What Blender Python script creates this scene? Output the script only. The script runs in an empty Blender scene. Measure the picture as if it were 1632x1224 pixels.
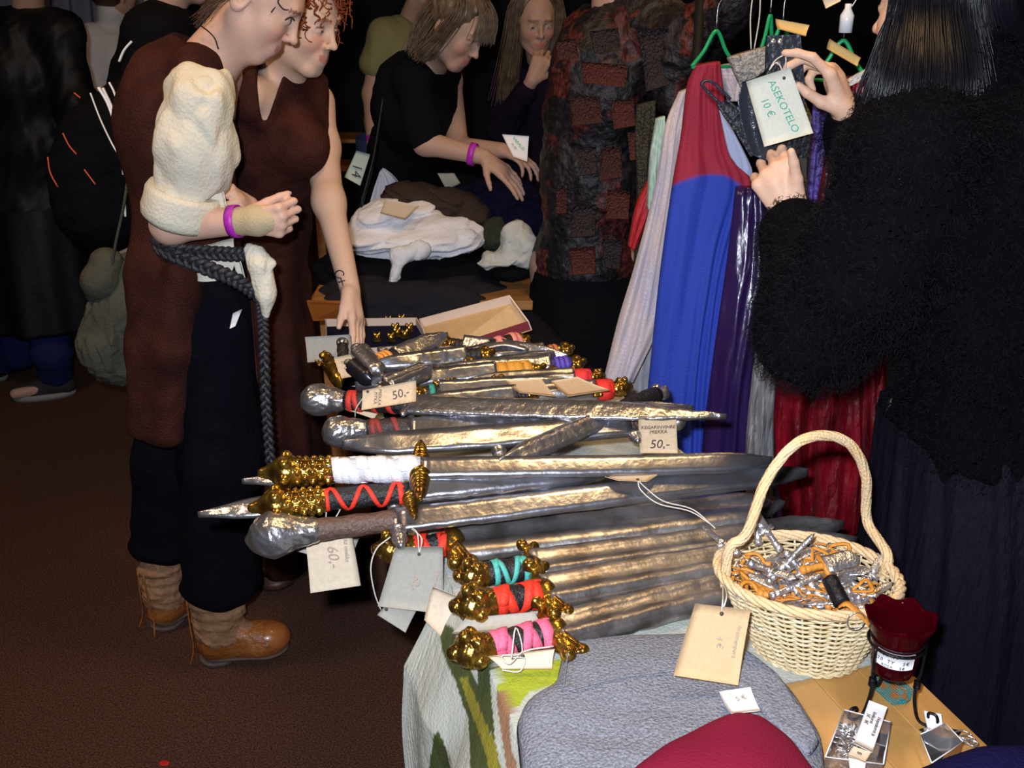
import bpy, math, random
import numpy as np
import openvdb as vdb
from mathutils import Matrix, Vector
random.seed(7); np.random.seed(7)
scn = bpy.context.scene
COL = scn.collection
# ------------------------------------------------------------------ camera, world, lights, exposure
F_PX, PITCH, CAMZ = 1587.0, math.radians(22.0), 1.6
cd = bpy.data.cameras.new('camera'); cam = bpy.data.objects.new('camera', cd); COL.objects.link(cam)
cd.sensor_width = 36.0; cd.lens = 36.0*F_PX/1632.0; cd.clip_start = .02; cd.clip_end = 60
cam.location = (0, 0, CAMZ); cam.rotation_euler = (math.radians(90)-PITCH, 0, 0)
scn.camera = cam
w = bpy.data.worlds.new('world'); scn.world = w; w.use_nodes = True
w.node_tree.nodes['Background'].inputs[0].default_value = (.30, .36, .60, 1)
w.node_tree.nodes['Background'].inputs[1].default_value = .06
scn.view_settings.view_transform = 'Standard'; scn.view_settings.look = 'None'
scn.view_settings.gamma = 1; scn.view_settings.use_curve_mapping = False
scn.view_settings.exposure = 0.0

def area(name, loc, aim, energy, color, size, size_y=None, spread=180):
    l = bpy.data.lights.new(name, 'AREA'); l.energy = energy; l.color = color; l.size = size
    if size_y: l.shape = 'RECTANGLE'; l.size_y = size_y
    l.spread = math.radians(spread)
    o = bpy.data.objects.new(name, l); COL.objects.link(o); o.location = loc
    o.rotation_euler = (Vector(aim)-Vector(loc)).to_track_quat('-Z', 'Y').to_euler()
    return o
# the camera's own flash, just above and left of the lens
area('camera_flash', (-.05, .0, 1.67), (0.05, 2.0, .85), 21, (.82, .88, 1.0), .04, .03, 120)
# warm hall lamps under the ceiling
area('hall_lamp', (.45, 1.55, 2.95), (.1, 1.7, .8), 20, (1.0, .64, .28), .5)
area('hall_lamp', (-1.5, 1.5, 2.95), (-1.1, 1.6, .0), 22, (1.0, .66, .38), .4)
area('hall_lamp', (1.2, 3.6, 2.95), (.6, 2.6, .8), 5, (1.0, .62, .30), .35)

# ------------------------------------------------------------------ picture <-> place
CP, SP = math.cos(PITCH), math.sin(PITCH)
def V(*a): return np.array(a, float)
def Q(px, py, Y):            # the point seen at px,py that stands at forward distance Y
    a = PITCH + math.atan((py-612)/F_PX)
    Z = CAMZ - Y*math.tan(a)
    d = Y*CP + (CAMZ-Z)*SP
    return V((px-816)/F_PX*d, Y, Z)
def QZ(px, py, Z):           # the point seen at px,py that lies at height Z
    a = PITCH + math.atan((py-612)/F_PX)
    return Q(px, py, (CAMZ-Z)/math.tan(a))
def nrm(v): v = np.asarray(v, float); return v/(np.linalg.norm(v)+1e-12)

# ------------------------------------------------------------------ materials
MATS = {}
def mat(name, color, rough=.6, metal=0, bump=0, bscale=60, var=0, vscale=12, color2=None, trans=0, sheen=0, spec=.5,
        coat=0, wave=0, wscale=40, wrot=(0,0,0), attr=None, detail=6, stretch=(1,1,1), alpha=1, sss=0, ior=1.45, vlo=.35, vhi=.65, bdist=.01):
    if name in MATS: return MATS[name]
    m = bpy.data.materials.new(name); m.use_nodes = True; MATS[name] = m
    nt = m.node_tree; N = nt.nodes; L = nt.links; b = N['Principled BSDF']
    b.inputs['Base Color'].default_value = (*color, 1); b.inputs['Roughness'].default_value = rough
    b.inputs['Metallic'].default_value = metal; b.inputs['Transmission Weight'].default_value = trans
    b.inputs['Specular IOR Level'].default_value = spec; b.inputs['Coat Weight'].default_value = coat
    b.inputs['IOR'].default_value = ior
    if sheen: b.inputs['Sheen Weight'].default_value = sheen
    if sss:
        b.inputs['Subsurface Weight'].default_value = sss; b.inputs['Subsurface Radius'].default_value = (1, .35, .2); b.inputs['Subsurface Scale'].default_value = .008
    if alpha < 1: b.inputs['Alpha'].default_value = alpha
    tc = N.new('ShaderNodeTexCoord'); mp = N.new('ShaderNodeMapping'); mp.inputs['Scale'].default_value = stretch
    L.new(tc.outputs['Object'], mp.inputs[0])
    src = None
    if attr:
        a = N.new('ShaderNodeAttribute'); a.attribute_name = attr; src = a.outputs['Color']
        L.new(src, b.inputs['Base Color'])
    if color2 is not None or var:
        n = N.new('ShaderNodeTexNoise'); n.inputs['Scale'].default_value = vscale; n.inputs['Detail'].default_value = detail
        L.new(mp.outputs[0], n.inputs['Vector'])
        r = N.new('ShaderNodeMapRange'); r.inputs[1].default_value = vlo; r.inputs[2].default_value = vhi
        L.new(n.outputs[0], r.inputs[0])
        mx = N.new('ShaderNodeMix'); mx.data_type = 'RGBA'
        c2 = color2 if color2 is not None else tuple(max(0, c*(1-var)) for c in color)
        L.new(r.outputs[0], mx.inputs[0]); mx.inputs[6].default_value = (*color, 1); mx.inputs[7].default_value = (*c2, 1)
        if src is not None:
            mx.blend_type = 'MULTIPLY'; L.new(src, mx.inputs[6]); mx.inputs[7].default_value = (1-var, 1-var, 1-var, 1)
        L.new(mx.outputs[2], b.inputs['Base Color'])
    h = None
    if bump:
        n2 = N.new('ShaderNodeTexNoise'); n2.inputs['Scale'].default_value = bscale; n2.inputs['Detail'].default_value = 4
        L.new(mp.outputs[0], n2.inputs['Vector']); h = n2.outputs[0]
    if wave:
        wv = N.new('ShaderNodeTexWave'); wv.inputs['Scale'].default_value = wscale; wv.inputs['Distortion'].default_value = 1.0
        mr = N.new('ShaderNodeMapping'); mr.inputs['Rotation'].default_value = wrot
        L.new(tc.outputs['Object'], mr.inputs[0]); L.new(mr.outputs[0], wv.inputs[0])
        if h is None: h = wv.outputs['Fac']
        else:
            ad = N.new('ShaderNodeMath'); ad.operation = 'MULTIPLY_ADD'; ad.inputs[1].default_value = wave
            L.new(wv.outputs['Fac'], ad.inputs[0]); L.new(h, ad.inputs[2]); h = ad.outputs[0]
    if h is not None:
        bp = N.new('ShaderNodeBump'); bp.inputs['Strength'].default_value = bump if bump else wave
        bp.inputs['Distance'].default_value = bdist
        L.new(h, bp.inputs['Height']); L.new(bp.outputs[0], b.inputs['Normal'])
    return m

# ------------------------------------------------------------------ objects
def tag(o, label=None, cat=None, group=None, kind=None):
    if label: o['label'] = label
    if cat: o['category'] = cat
    if group: o['group'] = group
    if kind: o['kind'] = kind
    return o
def empty(name, loc, label, cat, group=None):
    o = bpy.data.objects.new(name, None); COL.objects.link(o); o.location = tuple(loc); o.empty_display_size = .05
    return tag(o, label, cat, group)
def mesh_of(vs, fs, smooth=True, name='mesh'):
    me = bpy.data.meshes.new(name)
    vs = np.asarray(vs, np.float32); me.from_pydata(vs.tolist(), [], fs if isinstance(fs, list) else fs.tolist())
    me.validate(clean_customdata=False)
    if smooth: me.polygons.foreach_set('use_smooth', [True]*len(me.polygons))
    me.update(); return me
def ob(name, geo, m, parent=None, smooth=True, world=True):
    """geo = (verts, faces) or a mesh. world: the vertices are world coordinates"""
    me = geo if isinstance(geo, bpy.types.Mesh) else mesh_of(geo[0], geo[1], smooth, name)
    if m is not None and not me.materials: me.materials.append(m)
    o = bpy.data.objects.new(name, me); COL.objects.link(o)
    if parent is not None:
        o.parent = parent
        if world:
            mw, q = Matrix.Identity(4), parent
            while q is not None:
                mw = q.matrix_parent_inverse @ Matrix.LocRotScale(q.location, q.rotation_euler, q.scale) @ mw; q = q.parent
            o.matrix_parent_inverse = mw.inverted()
    return o
def thing(name, geo, m, label, cat, group=None, smooth=True):
    return tag(ob(name, geo, m, None, smooth), label, cat, group)

# ------------------------------------------------------------------ geometry
def join(*gs):
    vs, fs, n = [], [], 0
    for g in gs:
        v, f = g; v = np.asarray(v, float)
        if len(v) == 0: continue
        vs.append(v); fs += [tuple(int(i)+n for i in q) for q in f]; n += len(v)
    return np.vstack(vs), fs
def grid_faces(nu, nv, closed_u=False, closed_v=False):
    fs = []
    for i in range(nu if closed_u else nu-1):
        for j in range(nv if closed_v else nv-1):
            a = i*nv+j; b_ = ((i+1) % nu)*nv+j; c = ((i+1) % nu)*nv+(j+1) % nv; d = i*nv+(j+1) % nv
            fs.append((a, b_, c, d))
    return fs
def loft(rings, closed=True, cap=True):
    n = len(rings[0]); vs = np.vstack(rings); fs = [q[::-1] for q in grid_faces(len(rings), n, False, closed)]
    if cap and closed:
        fs.append(tuple(range(n))[::-1]); k = (len(rings)-1)*n; fs.append(tuple(range(k, k+n)))
    return vs, fs
def frames(pts):
    pts = np.asarray(pts, float); T = np.gradient(pts, axis=0); T /= np.linalg.norm(T, axis=1)[:, None]+1e-12
    up = V(0, 0, 1) if abs(T[0][2]) < .9 else V(1, 0, 0)
    n = nrm(np.cross(T[0], up)); out = []
    for t in T:
        n = nrm(n-t*np.dot(n, t)); out.append((t, n, np.cross(t, n)))
    return out
def tube(pts, r, n=6, flat=1.0, cap=True, twist=0):
    pts = np.asarray(pts, float); r = np.full(len(pts), r, float) if np.isscalar(r) else np.asarray(r, float)
    rings = []
    for i, (t, a, b_) in enumerate(frames(pts)):
        th = np.linspace(0, 2*np.pi, n, endpoint=False)+twist*i
        rings.append(pts[i]+np.outer(np.cos(th), a)*r[i]+np.outer(np.sin(th), b_)*r[i]*flat)
    return loft(rings, True, cap)
def spline(ctrl, n=24):
    c = np.asarray(ctrl, float)
    if len(c) < 3:
        t = np.linspace(0, 1, n)[:, None]; return c[0]*(1-t)+c[-1]*t
    c = np.vstack([2*c[0]-c[1], c, 2*c[-1]-c[-2]]); m = len(c)-3; out = []
    for u in np.linspace(0, m-1e-6, n):
        i = int(u); t = u-i; p0, p1, p2, p3 = c[i:i+4]
        out.append(.5*((2*p1)+(-p0+p2)*t+(2*p0-5*p1+4*p2-p3)*t*t+(-p0+3*p1-3*p2+p3)*t**3))
    return np.array(out)
def lathe(prof, n=24, c=(0, 0, 0), R=None, sx=1, sy=1, wob=0):
    th = np.linspace(0, 2*np.pi, n, endpoint=False); rings = []
    for (r, z) in prof:
        rr = r*(1+wob*np.sin(5*th+z*80)); p = np.stack([rr*np.cos(th)*sx, rr*np.sin(th)*sy, np.full(n, z)], 1)
        if R is not None: p = p @ np.asarray(R)
        rings.append(p+np.asarray(c))
    return loft(rings)
def box(x0, x1, y0, y1, z0, z1, bev=0):
    if bev:
        rings = []
        for z, s in ((z0, bev), (z0+bev, 0), (z1-bev, 0), (z1, bev)):
            rings.append(np.array([(x0+s, y0+bev+s*0, z), (x0+bev, y0+s, z), (x1-bev, y0+s, z), (x1-s, y0+bev, z), (x1-s, y1-bev, z), (x1-bev, y1-s, z), (x0+bev, y1-s, z), (x0+s, y1-bev, z)]))
        return loft(rings)
    v = np.array([(x, y, z) for z in (z0, z1) for (x, y) in ((x0, y0), (x1, y0), (x1, y1), (x0, y1))])
    return v, [(3, 2, 1, 0), (4, 5, 6, 7), (0, 1, 5, 4), (1, 2, 6, 5), (2, 3, 7, 6), (3, 0, 4, 7)]
def xf(g, R=None, t=(0, 0, 0)):          # rows of R are the images of the local axes
    v = np.asarray(g[0], float)
    if R is not None: v = v @ np.asarray(R)
    return v+np.asarray(t), g[1]
def axes(x, up=(0, 0, 1)):               # right-handed axes with local x along x and z near up
    x = nrm(x); y = nrm(np.cross(up, x)); return np.array([x, y, np.cross(x, y)])
def slab(top, thick, nrm_=None):
    """closed sheet from a grid of points (nu,nv,3)"""
    nu, nv = top.shape[:2]
    du = np.gradient(top, axis=0); dv = np.gradient(top, axis=1); N_ = np.cross(du, dv); N_ /= np.linalg.norm(N_, axis=2)[..., None]+1e-12
    bot = top-N_*thick; a = top.reshape(-1, 3); b_ = bot.reshape(-1, 3); n = nu*nv
    f = grid_faces(nu, nv); fs = list(f)+[tuple(x+n for x in q)[::-1] for q in f]
    def e(i, j): return i*nv+j
    per = [e(0, j) for j in range(nv)]+[e(i, nv-1) for i in range(1, nu)]+[e(nu-1, j) for j in range(nv-2, -1, -1)]+[e(i, 0) for i in range(nu-2, 0, -1)]
    for k in range(len(per)):
        p, q = per[k], per[(k+1) % len(per)]; fs.append((q, p, p+n, q+n))
    return np.vstack([a, b_]), fs
def wr(p, s=1.0, seed=0):                # smooth wrinkle noise of points (...,3) in about -1..1
    p = np.asarray(p)*s; r = np.random.RandomState(seed); o = 0; A = 0
    for k in range(5):
        d = r.normal(size=3); d /= np.linalg.norm(d); e = r.normal(size=3); e /= np.linalg.norm(e); f = 1.0*1.55**k; a = 1/f**.8
        o = o+a*np.sin((p@d)*f*6.28+1.7*np.sin((p@e)*f*4.1+k)+r.rand()*6.28); A += a
    return o/A*1.5
def ridge(p, s=1.0, seed=0): return 1-2*np.abs(wr(p, s, seed))
def pad(outline, z0, thick, amp=.004, fs=8, seed=1, dome=0, n=96, rings=26, edge=6, ridged=False, dirs=(1, 1, 1)):
    """lump of cloth over a star-shaped outline (world xy), lying at z0"""
    o = np.asarray(outline, float)[:, :2]; o = np.vstack([o, o[:1]]); L_ = np.r_[0, np.cumsum(np.linalg.norm(np.diff(o, axis=0), axis=1))]
    t = np.linspace(0, L_[-1], n, endpoint=False); P = np.stack([np.interp(t, L_, o[:, k]) for k in (0, 1)], 1)
    for _ in range(2): P = (np.roll(P, 1, 0)+2*P+np.roll(P, -1, 0))/4
    c = P.mean(0); R_ = []
    rr = np.linspace(.03, 1, rings)**.75
    for r in rr[::-1]:
        xy = c+(P-c)*max(r, .004); p3 = np.c_[xy, np.zeros(n)]*np.asarray(dirs)
        h = thick*(1-r**edge)**.5+dome*(1-r*r)+(ridge(p3, fs, seed) if ridged else wr(p3, fs, seed))*amp*min(1, (1-r)*6+.15)
        R_.append(np.c_[xy, z0+np.maximum(h, .0005)])
    bot = np.c_[c+(P-c)*.985, np.full(n, z0)]
    return loft([bot]+R_)

# ------------------------------------------------------------------ distance fields -> one continuous surface
class SDF:
    def __init__(s, vox): s.vox = vox; s.p = []
    def cap(s, a, b, r1, r2=None, k=.02, sub=False):
        a = np.asarray(a, float); b = np.asarray(b, float); r2 = r1 if r2 is None else r2; m = max(r1, r2)
        s.p.append(('c', np.minimum(a, b)-m, np.maximum(a, b)+m, (a, b, r1, r2), k, sub)); return s
    def chain(s, pts, rs, k=.02):
        for i in range(len(pts)-1): s.cap(pts[i], pts[i+1], rs[i], rs[i+1], k)
        return s
    def ell(s, c, r, M=None, k=.02, sub=False):
        c = np.asarray(c, float); r = np.asarray(r, float)*np.ones(3); m = r.max(); s.p.append(('e', c-m, c+m, (c, r, M), k, sub)); return s
    def cut(s, pt, n_): s.p.append(('h', None, None, (np.asarray(pt, float), nrm(n_)), 0, True)); return s
    def build(s, disp=None, band=.04):
        vx = s.vox; km = max([q[4] for q in s.p])+3*vx
        lo = np.min([q[1] for q in s.p if q[0] != 'h' and not q[5]], 0)-km; hi = np.max([q[2] for q in s.p if q[0] != 'h' and not q[5]], 0)+km
        n = np.ceil((hi-lo)/vx).astype(int)+1; A = np.full(n, .5, np.float32)
        ax = [lo[i]+vx*np.arange(n[i], dtype=np.float64) for i in range(3)]
        for kind, l, h, dat, k, sub in s.p:
            if kind == 'h':
                X, Y, Z = [ax[i].astype(np.float32) for i in range(3)]; P0, nn = dat
                d = (X[:, None, None]-P0[0])*nn[0]+(Y[None, :, None]-P0[1])*nn[1]+(Z[None, None, :]-P0[2])*nn[2]
                np.maximum(A, d.astype(np.float32), out=A); continue
            i0 = np.clip(((l-km-lo)/vx).astype(int), 0, n-1); i1 = np.clip(np.ceil((h+km-lo)/vx).astype(int)+1, 1, n)
            if (i1 <= i0).any(): continue
            sl = tuple(slice(i0[i], i1[i]) for i in range(3))
            X = ax[0][sl[0]][:, None, None].astype(np.float32); Y = ax[1][sl[1]][None, :, None].astype(np.float32); Z = ax[2][sl[2]][None, None, :].astype(np.float32)
            if kind == 'c':
                a, b, r1, r2 = dat; ba = b-a; bb = max(float(ba@ba), 1e-12)
                hh = np.clip(((X-a[0])*ba[0]+(Y-a[1])*ba[1]+(Z-a[2])*ba[2])/bb, 0, 1).astype(np.float32)
                d = np.sqrt((X-a[0]-hh*ba[0])**2+(Y-a[1]-hh*ba[1])**2+(Z-a[2]-hh*ba[2])**2)-(r1+(r2-r1)*hh)
            else:
                c, r, M = dat; dx, dy, dz = X-c[0], Y-c[1], Z-c[2]
                if M is None: u, v_, w_ = dx/r[0], dy/r[1], dz/r[2]; g = np.sqrt((u/r[0])**2+(v_/r[1])**2+(w_/r[2])**2)
                else:
                    M = np.asarray(M); q0 = dx*M[0][0]+dy*M[0][1]+dz*M[0][2]; q1 = dx*M[1][0]+dy*M[1][1]+dz*M[1][2]; q2 = dx*M[2][0]+dy*M[2][1]+dz*M[2][2]
                    u, v_, w_ = q0/r[0], q1/r[1], q2/r[2]; g = np.sqrt((u/r[0])**2+(v_/r[1])**2+(w_/r[2])**2)
                l_ = np.sqrt(u*u+v_*v_+w_*w_); d = l_*(l_-1)/np.maximum(g, 1e-6)
            d = d.astype(np.float32); B = A[sl]
            if sub:
                hh = np.maximum(k-np.abs(B+d), 0)/max(k, 1e-6); A[sl] = np.maximum(B, -d)+hh*hh*k*.25
            else:
                hh = np.maximum(k-np.abs(B-d), 0)/max(k, 1e-6); A[sl] = np.minimum(B, d)-hh*hh*k*.25
        if disp is not None:
            idx = np.argwhere(np.abs(A) < band)
            P = idx*vx+lo; A[tuple(idx.T)] += disp(P).astype(np.float32)
        g = vdb.FloatGrid(.5); g.copyFromArray(A); p, q = g.convertToQuads(isovalue=0)
        return p.astype(float)*vx+lo, q[:, ::-1]
def quads_mesh(name, g, smooth=True):
    v, f = g; me = bpy.data.meshes.new(name); me.vertices.add(len(v)); me.vertices.foreach_set('co', np.asarray(v, np.float32).ravel())
    me.loops.add(f.size); me.loops.foreach_set('vertex_index', np.asarray(f, np.int32).ravel()); me.polygons.add(len(f))
    me.polygons.foreach_set('loop_start', np.arange(0, f.size, 4, dtype=np.int32)); me.polygons.foreach_set('loop_total', np.full(len(f), 4, np.int32))
    me.update(calc_edges=True); me.polygons.foreach_set('use_smooth', np.ones(len(f), bool)); return me
def sob(name, S, m, parent=None, disp=None, colf=None):
    g = S.build(disp); me = quads_mesh(name, g); me.materials.append(m)
    if colf is not None:
        a = me.color_attributes.new('Col', 'FLOAT_COLOR', 'POINT'); c = colf(g[0]); a.data.foreach_set('color', np.c_[c, np.ones(len(c))].astype(np.float32).ravel())
    return ob(name, me, None, parent)

# ------------------------------------------------------------------ lettering
def lettering(s, size, R, t, m, parent, shear=.15, name='lettering', ext=.0002, space=1.0):
    c = bpy.data.curves.new('lettering', 'FONT'); c.body = s; c.size = size; c.extrude = ext; c.shear = shear; c.align_x = 'CENTER'; c.align_y = 'CENTER'; c.resolution_u = 3; c.space_character = space
    o = bpy.data.objects.new('lettering', c); COL.objects.link(o); dg = bpy.context.evaluated_depsgraph_get()
    me = bpy.data.meshes.new_from_object(o.evaluated_get(dg)); bpy.data.objects.remove(o)
    co = np.empty(len(me.vertices)*3); me.vertices.foreach_get('co', co); co = co.reshape(-1, 3) @ np.asarray(R)+np.asarray(t); me.vertices.foreach_set('co', co.ravel()); me.update()
    me.materials.clear(); me.materials.append(m); return ob(name, me, None, parent)
# ================================================================== materials used below
M_STEEL = mat('silver_latex', (.38, .39, .44), .26, .9, bump=.22, bscale=55, color2=(.28, .27, .28), vscale=24, detail=3, bdist=.004)
M_STEEL2 = mat('hammered_silver', (.46, .46, .51), .28, .9, bump=.6, bscale=60, color2=(.38, .36, .34), vscale=40, bdist=.005)
M_DSTEEL = mat('worn_silver', (.46, .45, .46), .36, .88, bump=.30, bscale=60, color2=(.20, .18, .17), vscale=22, bdist=.004)
M_BRASS = mat('brass_paint', (.50, .30, .05), .24, .92, bump=.5, bscale=90, color2=(.18, .09, .02), vscale=55, bdist=.004)
M_KRAFT = mat('kraft_card', (.62, .46, .29), .85, var=.12, vscale=180)
M_KRAFT2 = mat('buff_card', (.68, .55, .40), .85, var=.10, vscale=150)
M_GREYCARD = mat('grey_card', (.36, .34, .29), .85, var=.10, vscale=160)
M_PAPER = mat('white_paper', (.78, .78, .80), .7)
M_INK = mat('ink', (.05, .04, .04), .6)
M_PENCIL = mat('faint_pencil', (.40, .32, .25), .8)
M_GREENINK = mat('green_ink', (.05, .30, .22), .6)
M_STRING = mat('white_string', (.62, .58, .52), .85, bump=.4, bscale=600)
M_BLACK = mat('black_cloth', (.004, .0042, .006), .9, spec=.1, bump=.5, bscale=150)
M_BLACK2 = mat('dark_cloth', (.010, .009, .013), .85, spec=.1, bump=.4, bscale=60, color2=(.006, .006, .01))
M_LEATHERBLK = mat('black_leather', (.006, .0065, .009), .42, bump=.3, bscale=120, spec=.35)
M_WOODDK = mat('dark_wood', (.07, .030, .018), .45, var=.4, vscale=20, stretch=(1, 1, .2))

# ================================================================== the hall
M_CARPET = mat('carpet', (.16, .076, .052), .95, spec=.1, bump=.8, bscale=420, color2=(.040, .022, .018), vscale=230, detail=3)
tag(ob('floor', box(-5, 4, -1, 8, -.05, 0), M_CARPET, smooth=False), kind='structure')
M_WALL = mat('dark_wall', (.012, .012, .016), .9, bump=.3, bscale=30)
tag(ob('wall_back', box(-5, 4, 8, 8.1, 0, 3.1), M_WALL, smooth=False), kind='structure')
tag(ob('wall_left', box(-5.1, -5, -1, 8, 0, 3.1), M_WALL, smooth=False), kind='structure')
tag(ob('wall_right', box(4, 4.1, -1, 8, 0, 3.1), M_WALL, smooth=False), kind='structure')
tag(ob('ceiling', box(-5.1, 4.1, -1, 8.1, 3.1, 3.2), M_WALL, smooth=False), kind='structure')
M_CURT = mat('grey_curtain', (.35, .35, .46), .9, bump=.3, bscale=200)
def curtain(x0, x1, y, z1, folds, amp, m, label):
    s = np.linspace(0, 1, folds*8+1); zz = np.linspace(.03, z1, 12)
    G = np.array([[(x0+(x1-x0)*a+.01*math.sin(9*z), y+amp*math.sin(a*folds*6.283+.5*math.sin(z*2+a*20)), z) for z in zz] for a in s])
    return thing('stage_curtain', slab(G, .006), m, label, 'curtain')
curtain(-4.6, -2.1, 7.6, 2.95, 18, .05, M_CURT, 'grey pleated curtain hanging at the back behind the person in the white turtleneck')

# ================================================================== long table (u runs away from the camera, v across)
U = nrm((-.292, .956, 0)); Wv = nrm((.956, .292, 0)); UPV = V(0, 0, 1)
TR = np.array([Wv, U, UPV]); ZT = .755
VL, VR, U0, U1 = .300, .818, .50, 2.44
def tp(v, u, z): return v*Wv+u*U+z*UPV
table = empty('trestle_table', tp(.54, 1.6, 0), 'long pale wooden selling table under the swords and the basket', 'table')
M_BIRCH = mat('birch_top', (.50, .27, .085), .38, color2=(.40, .20, .055), vscale=5, stretch=(3, .4, 3), bump=.05, bscale=60, coat=.3)
M_BIRCH2 = mat('birch_top_pale', (.56, .32, .12), .38, color2=(.46, .24, .075), vscale=6, stretch=(3, .4, 3), bump=.05, bscale=60, coat=.3)
for i in range(8):
    w8 = (VR-VL)/8; g = box(VL+i*w8+.0004, VL+(i+1)*w8-.0004, U0, U1, ZT-.028, ZT-(.0004 if i % 2 else 0), .0008)
    ob('plank', xf(g, TR), [M_BIRCH, M_BIRCH2][(i*5) % 3 % 2], table, smooth=False)
for (v, u) in ((VL+.05, U0+.08), (VR-.05, U0+.08), (VL+.05, U1-.08), (VR-.05, U1-.08)):
    prof = [(.03, 0), (.032, .03), (.022, .05), (.026, .3), (.024, .5), (.034, .56), (.034, .725)]
    ob('leg', lathe(prof, 16, tp(v, u, 0)), M_WOODDK, table)
ob('apron', join(xf(box(VL+.04, VL+.06, U0+.05, U1-.05, ZT-.1, ZT-.029), TR), xf(box(VR-.06, VR-.04, U0+.05, U1-.05, ZT-.1, ZT-.029), TR)), M_WOODDK, table, smooth=False)

# printed quilted cloth: on the top, then over the left edge and down
def ray_v(px, py, v):        # where the sight line meets the vertical plane at table coordinate v -> (u, z)
    a = Q(px, py, 1.0); o = V(0, 0, CAMZ); d = a-o; t = (v-Wv@o)/(Wv@d); p = o+d*t
    return U@p, p[2]
CLU0 = U@QZ(1385, 1046, .758); DROP = .62
ns, nt = 520, 400; tt = np.linspace(0, (VR-VL)+DROP, nt); PP = np.zeros((ns, nt, 3)); CC = np.zeros((ns, nt, 3)); ST = np.zeros((ns, nt, 2))
for i, s_ in enumerate(np.linspace(0, 1, ns)**1.5):
    for j, t_ in enumerate(tt):
        v = VR-t_; u0 = CLU0-.02 if v > .55 else CLU0-.02-(.55-max(v, VL))*1.35
        u = u0+(1.92-u0)*s_
        if v >= VL: p = tp(v, u, ZT+.0035); dr = 0
        else:
            lim = DROP if u < 1.10 else max(.035, DROP*(1-(u-1.10)/.16)); dr = (VL-v)*lim/DROP; fl = .012+.55*min(dr, .12)+.06*dr+.014*math.sin(u*22+.8)*min(1, dr*5)+.012*math.sin(u*41+dr*5)*min(1, dr*4)
            p = tp(VL-fl, u-.02*dr, ZT+.0035-dr*.985+.004)
        q = .0012*(abs(math.sin((u+t_)*60))**.35+abs(math.sin((u-t_)*60))**.35)
        PP[i, j] = p+(UPV if dr == 0 else -Wv)*q; ST[i, j] = (u, t_ if dr == 0 else VR-VL+dr)
def in_poly(P, x, y):
    n = len(P); c = np.zeros(x.shape, bool)
    for i in range(n):
        x1, y1 = P[i]; x2, y2 = P[(i+1) % n]
        c ^= ((y1 > y) != (y2 > y)) & (x < (x2-x1)*(y-y1)/(y2-y1+1e-12)+x1)
    return c
base = V(.40, .42, .37); CC[:] = base
def proj(P):
    d = P[..., 1]*CP+(CAMZ-P[..., 2])*SP; up = P[..., 1]*SP-(CAMZ-P[..., 2])*CP
    return 816+F_PX*P[..., 0]/d, 612-F_PX*up/d
uu, vv = ST[..., 0], ST[..., 1]; wd = VR-VL; dr_ = vv-wd
def leaf(u_top, d0, d1, w_, col, bend=0.):      # printed leaf: runs down the cloth between drops d0..d1
    k = np.clip((dr_-d0)/(d1-d0), 0, 1); c_ = u_top+bend*k*k
    hw = w_*np.sin(np.pi*np.clip(k, .0, 1))**.6
    m_ = ((dr_ > d0) & (dr_ < d1))*np.clip((hw-np.abs(uu-c_))/.006+.5, 0, 1); CC[:] = CC*(1-m_[..., None])+col*m_[..., None]
DG, YG, BR, LG = V(.045, .06, .012), V(.20, .18, .015), V(.24, .13, .07), V(.30, .36, .02)
CPX, CPY = proj(PP)
def poly_px(P, col, top=False):
    m_ = in_poly(np.array(P, float), CPX, CPY) & ((dr_ > -.06) | top) & (uu < 1.6); CC[m_] = col
poly_px([(700, 990), (722, 1000), (752, 1070), (778, 1130), (792, 1240), (752, 1240), (748, 1150), (728, 1090), (706, 1040)], DG)
poly_px([(733, 1080), (746, 1080), (770, 1140), (792, 1190), (804, 1245), (786, 1245), (772, 1190), (756, 1145)], YG)
poly_px([(762, 1055), (780, 1055), (785, 1120), (790, 1180), (776, 1150), (764, 1110)], DG)
poly_px([(796, 1060), (806, 1070), (812, 1130), (816, 1190), (832, 1245), (812, 1245), (800, 1170), (793, 1120)], BR)
poly_px([(692, 1172), (700, 1166), (712, 1192), (724, 1245), (682, 1245)], DG)
poly_px([(780, 1066), (905, 1050), (905, 1088), (842, 1104), (818, 1140), (800, 1110)], LG, True)
poly_px([(700, 850), (790, 822), (900, 812), (800, 835), (720, 870)], LG*.6, True)
for k in range(0):
    b0 = 0
    leaf(b0+.10, -.10, .42, .036, DG, -.06); leaf(b0+.035, .03, .60, .012, YG, -.03); leaf(b0+.17, -.02, .58, .012, BR, .02); leaf(b0-.01, .18, .7, .028, DG, .03); (leaf(b0+.135, -.35, .05, .05, LG, .06) if k < 3 else None)
def cloth_col(me):
    a = me.color_attributes.new('Col', 'FLOAT_COLOR', 'POINT'); n = len(me.vertices); c = np.vstack([CC.reshape(-1, 3)]*2)[:n]
    a.data.foreach_set('color', np.c_[c, np.ones(n)].astype(np.float32).ravel())
cme = mesh_of(*slab(PP, -.0012), True, 'tablecloth'); cloth_col(cme)
thing('tablecloth', cme, mat('quilted_cloth', (1, 1, 1), .8, attr='Col', bump=.3, bscale=240), 'white quilted tablecloth printed with green leaves, hanging over the left table edge', 'tablecloth')

# turned foot on the carpet under the overhanging swords
p0 = QZ(440, 925, 0); prof = [(.0, 0), (.056, 0), (.062, .012), (.058, .026), (.034, .034), (.030, .05), (.042, .062), (.070, .072), (.074, .084), (.066, .096), (.026, .104), (.022, .19), (.034, .2), (.0, .202)]
thing('turned_foot', lathe(prof, 28, p0), M_WOODDK, 'round turned dark wooden foot on the carpet beneath the silver sword pommel', 'wooden foot')

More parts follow.
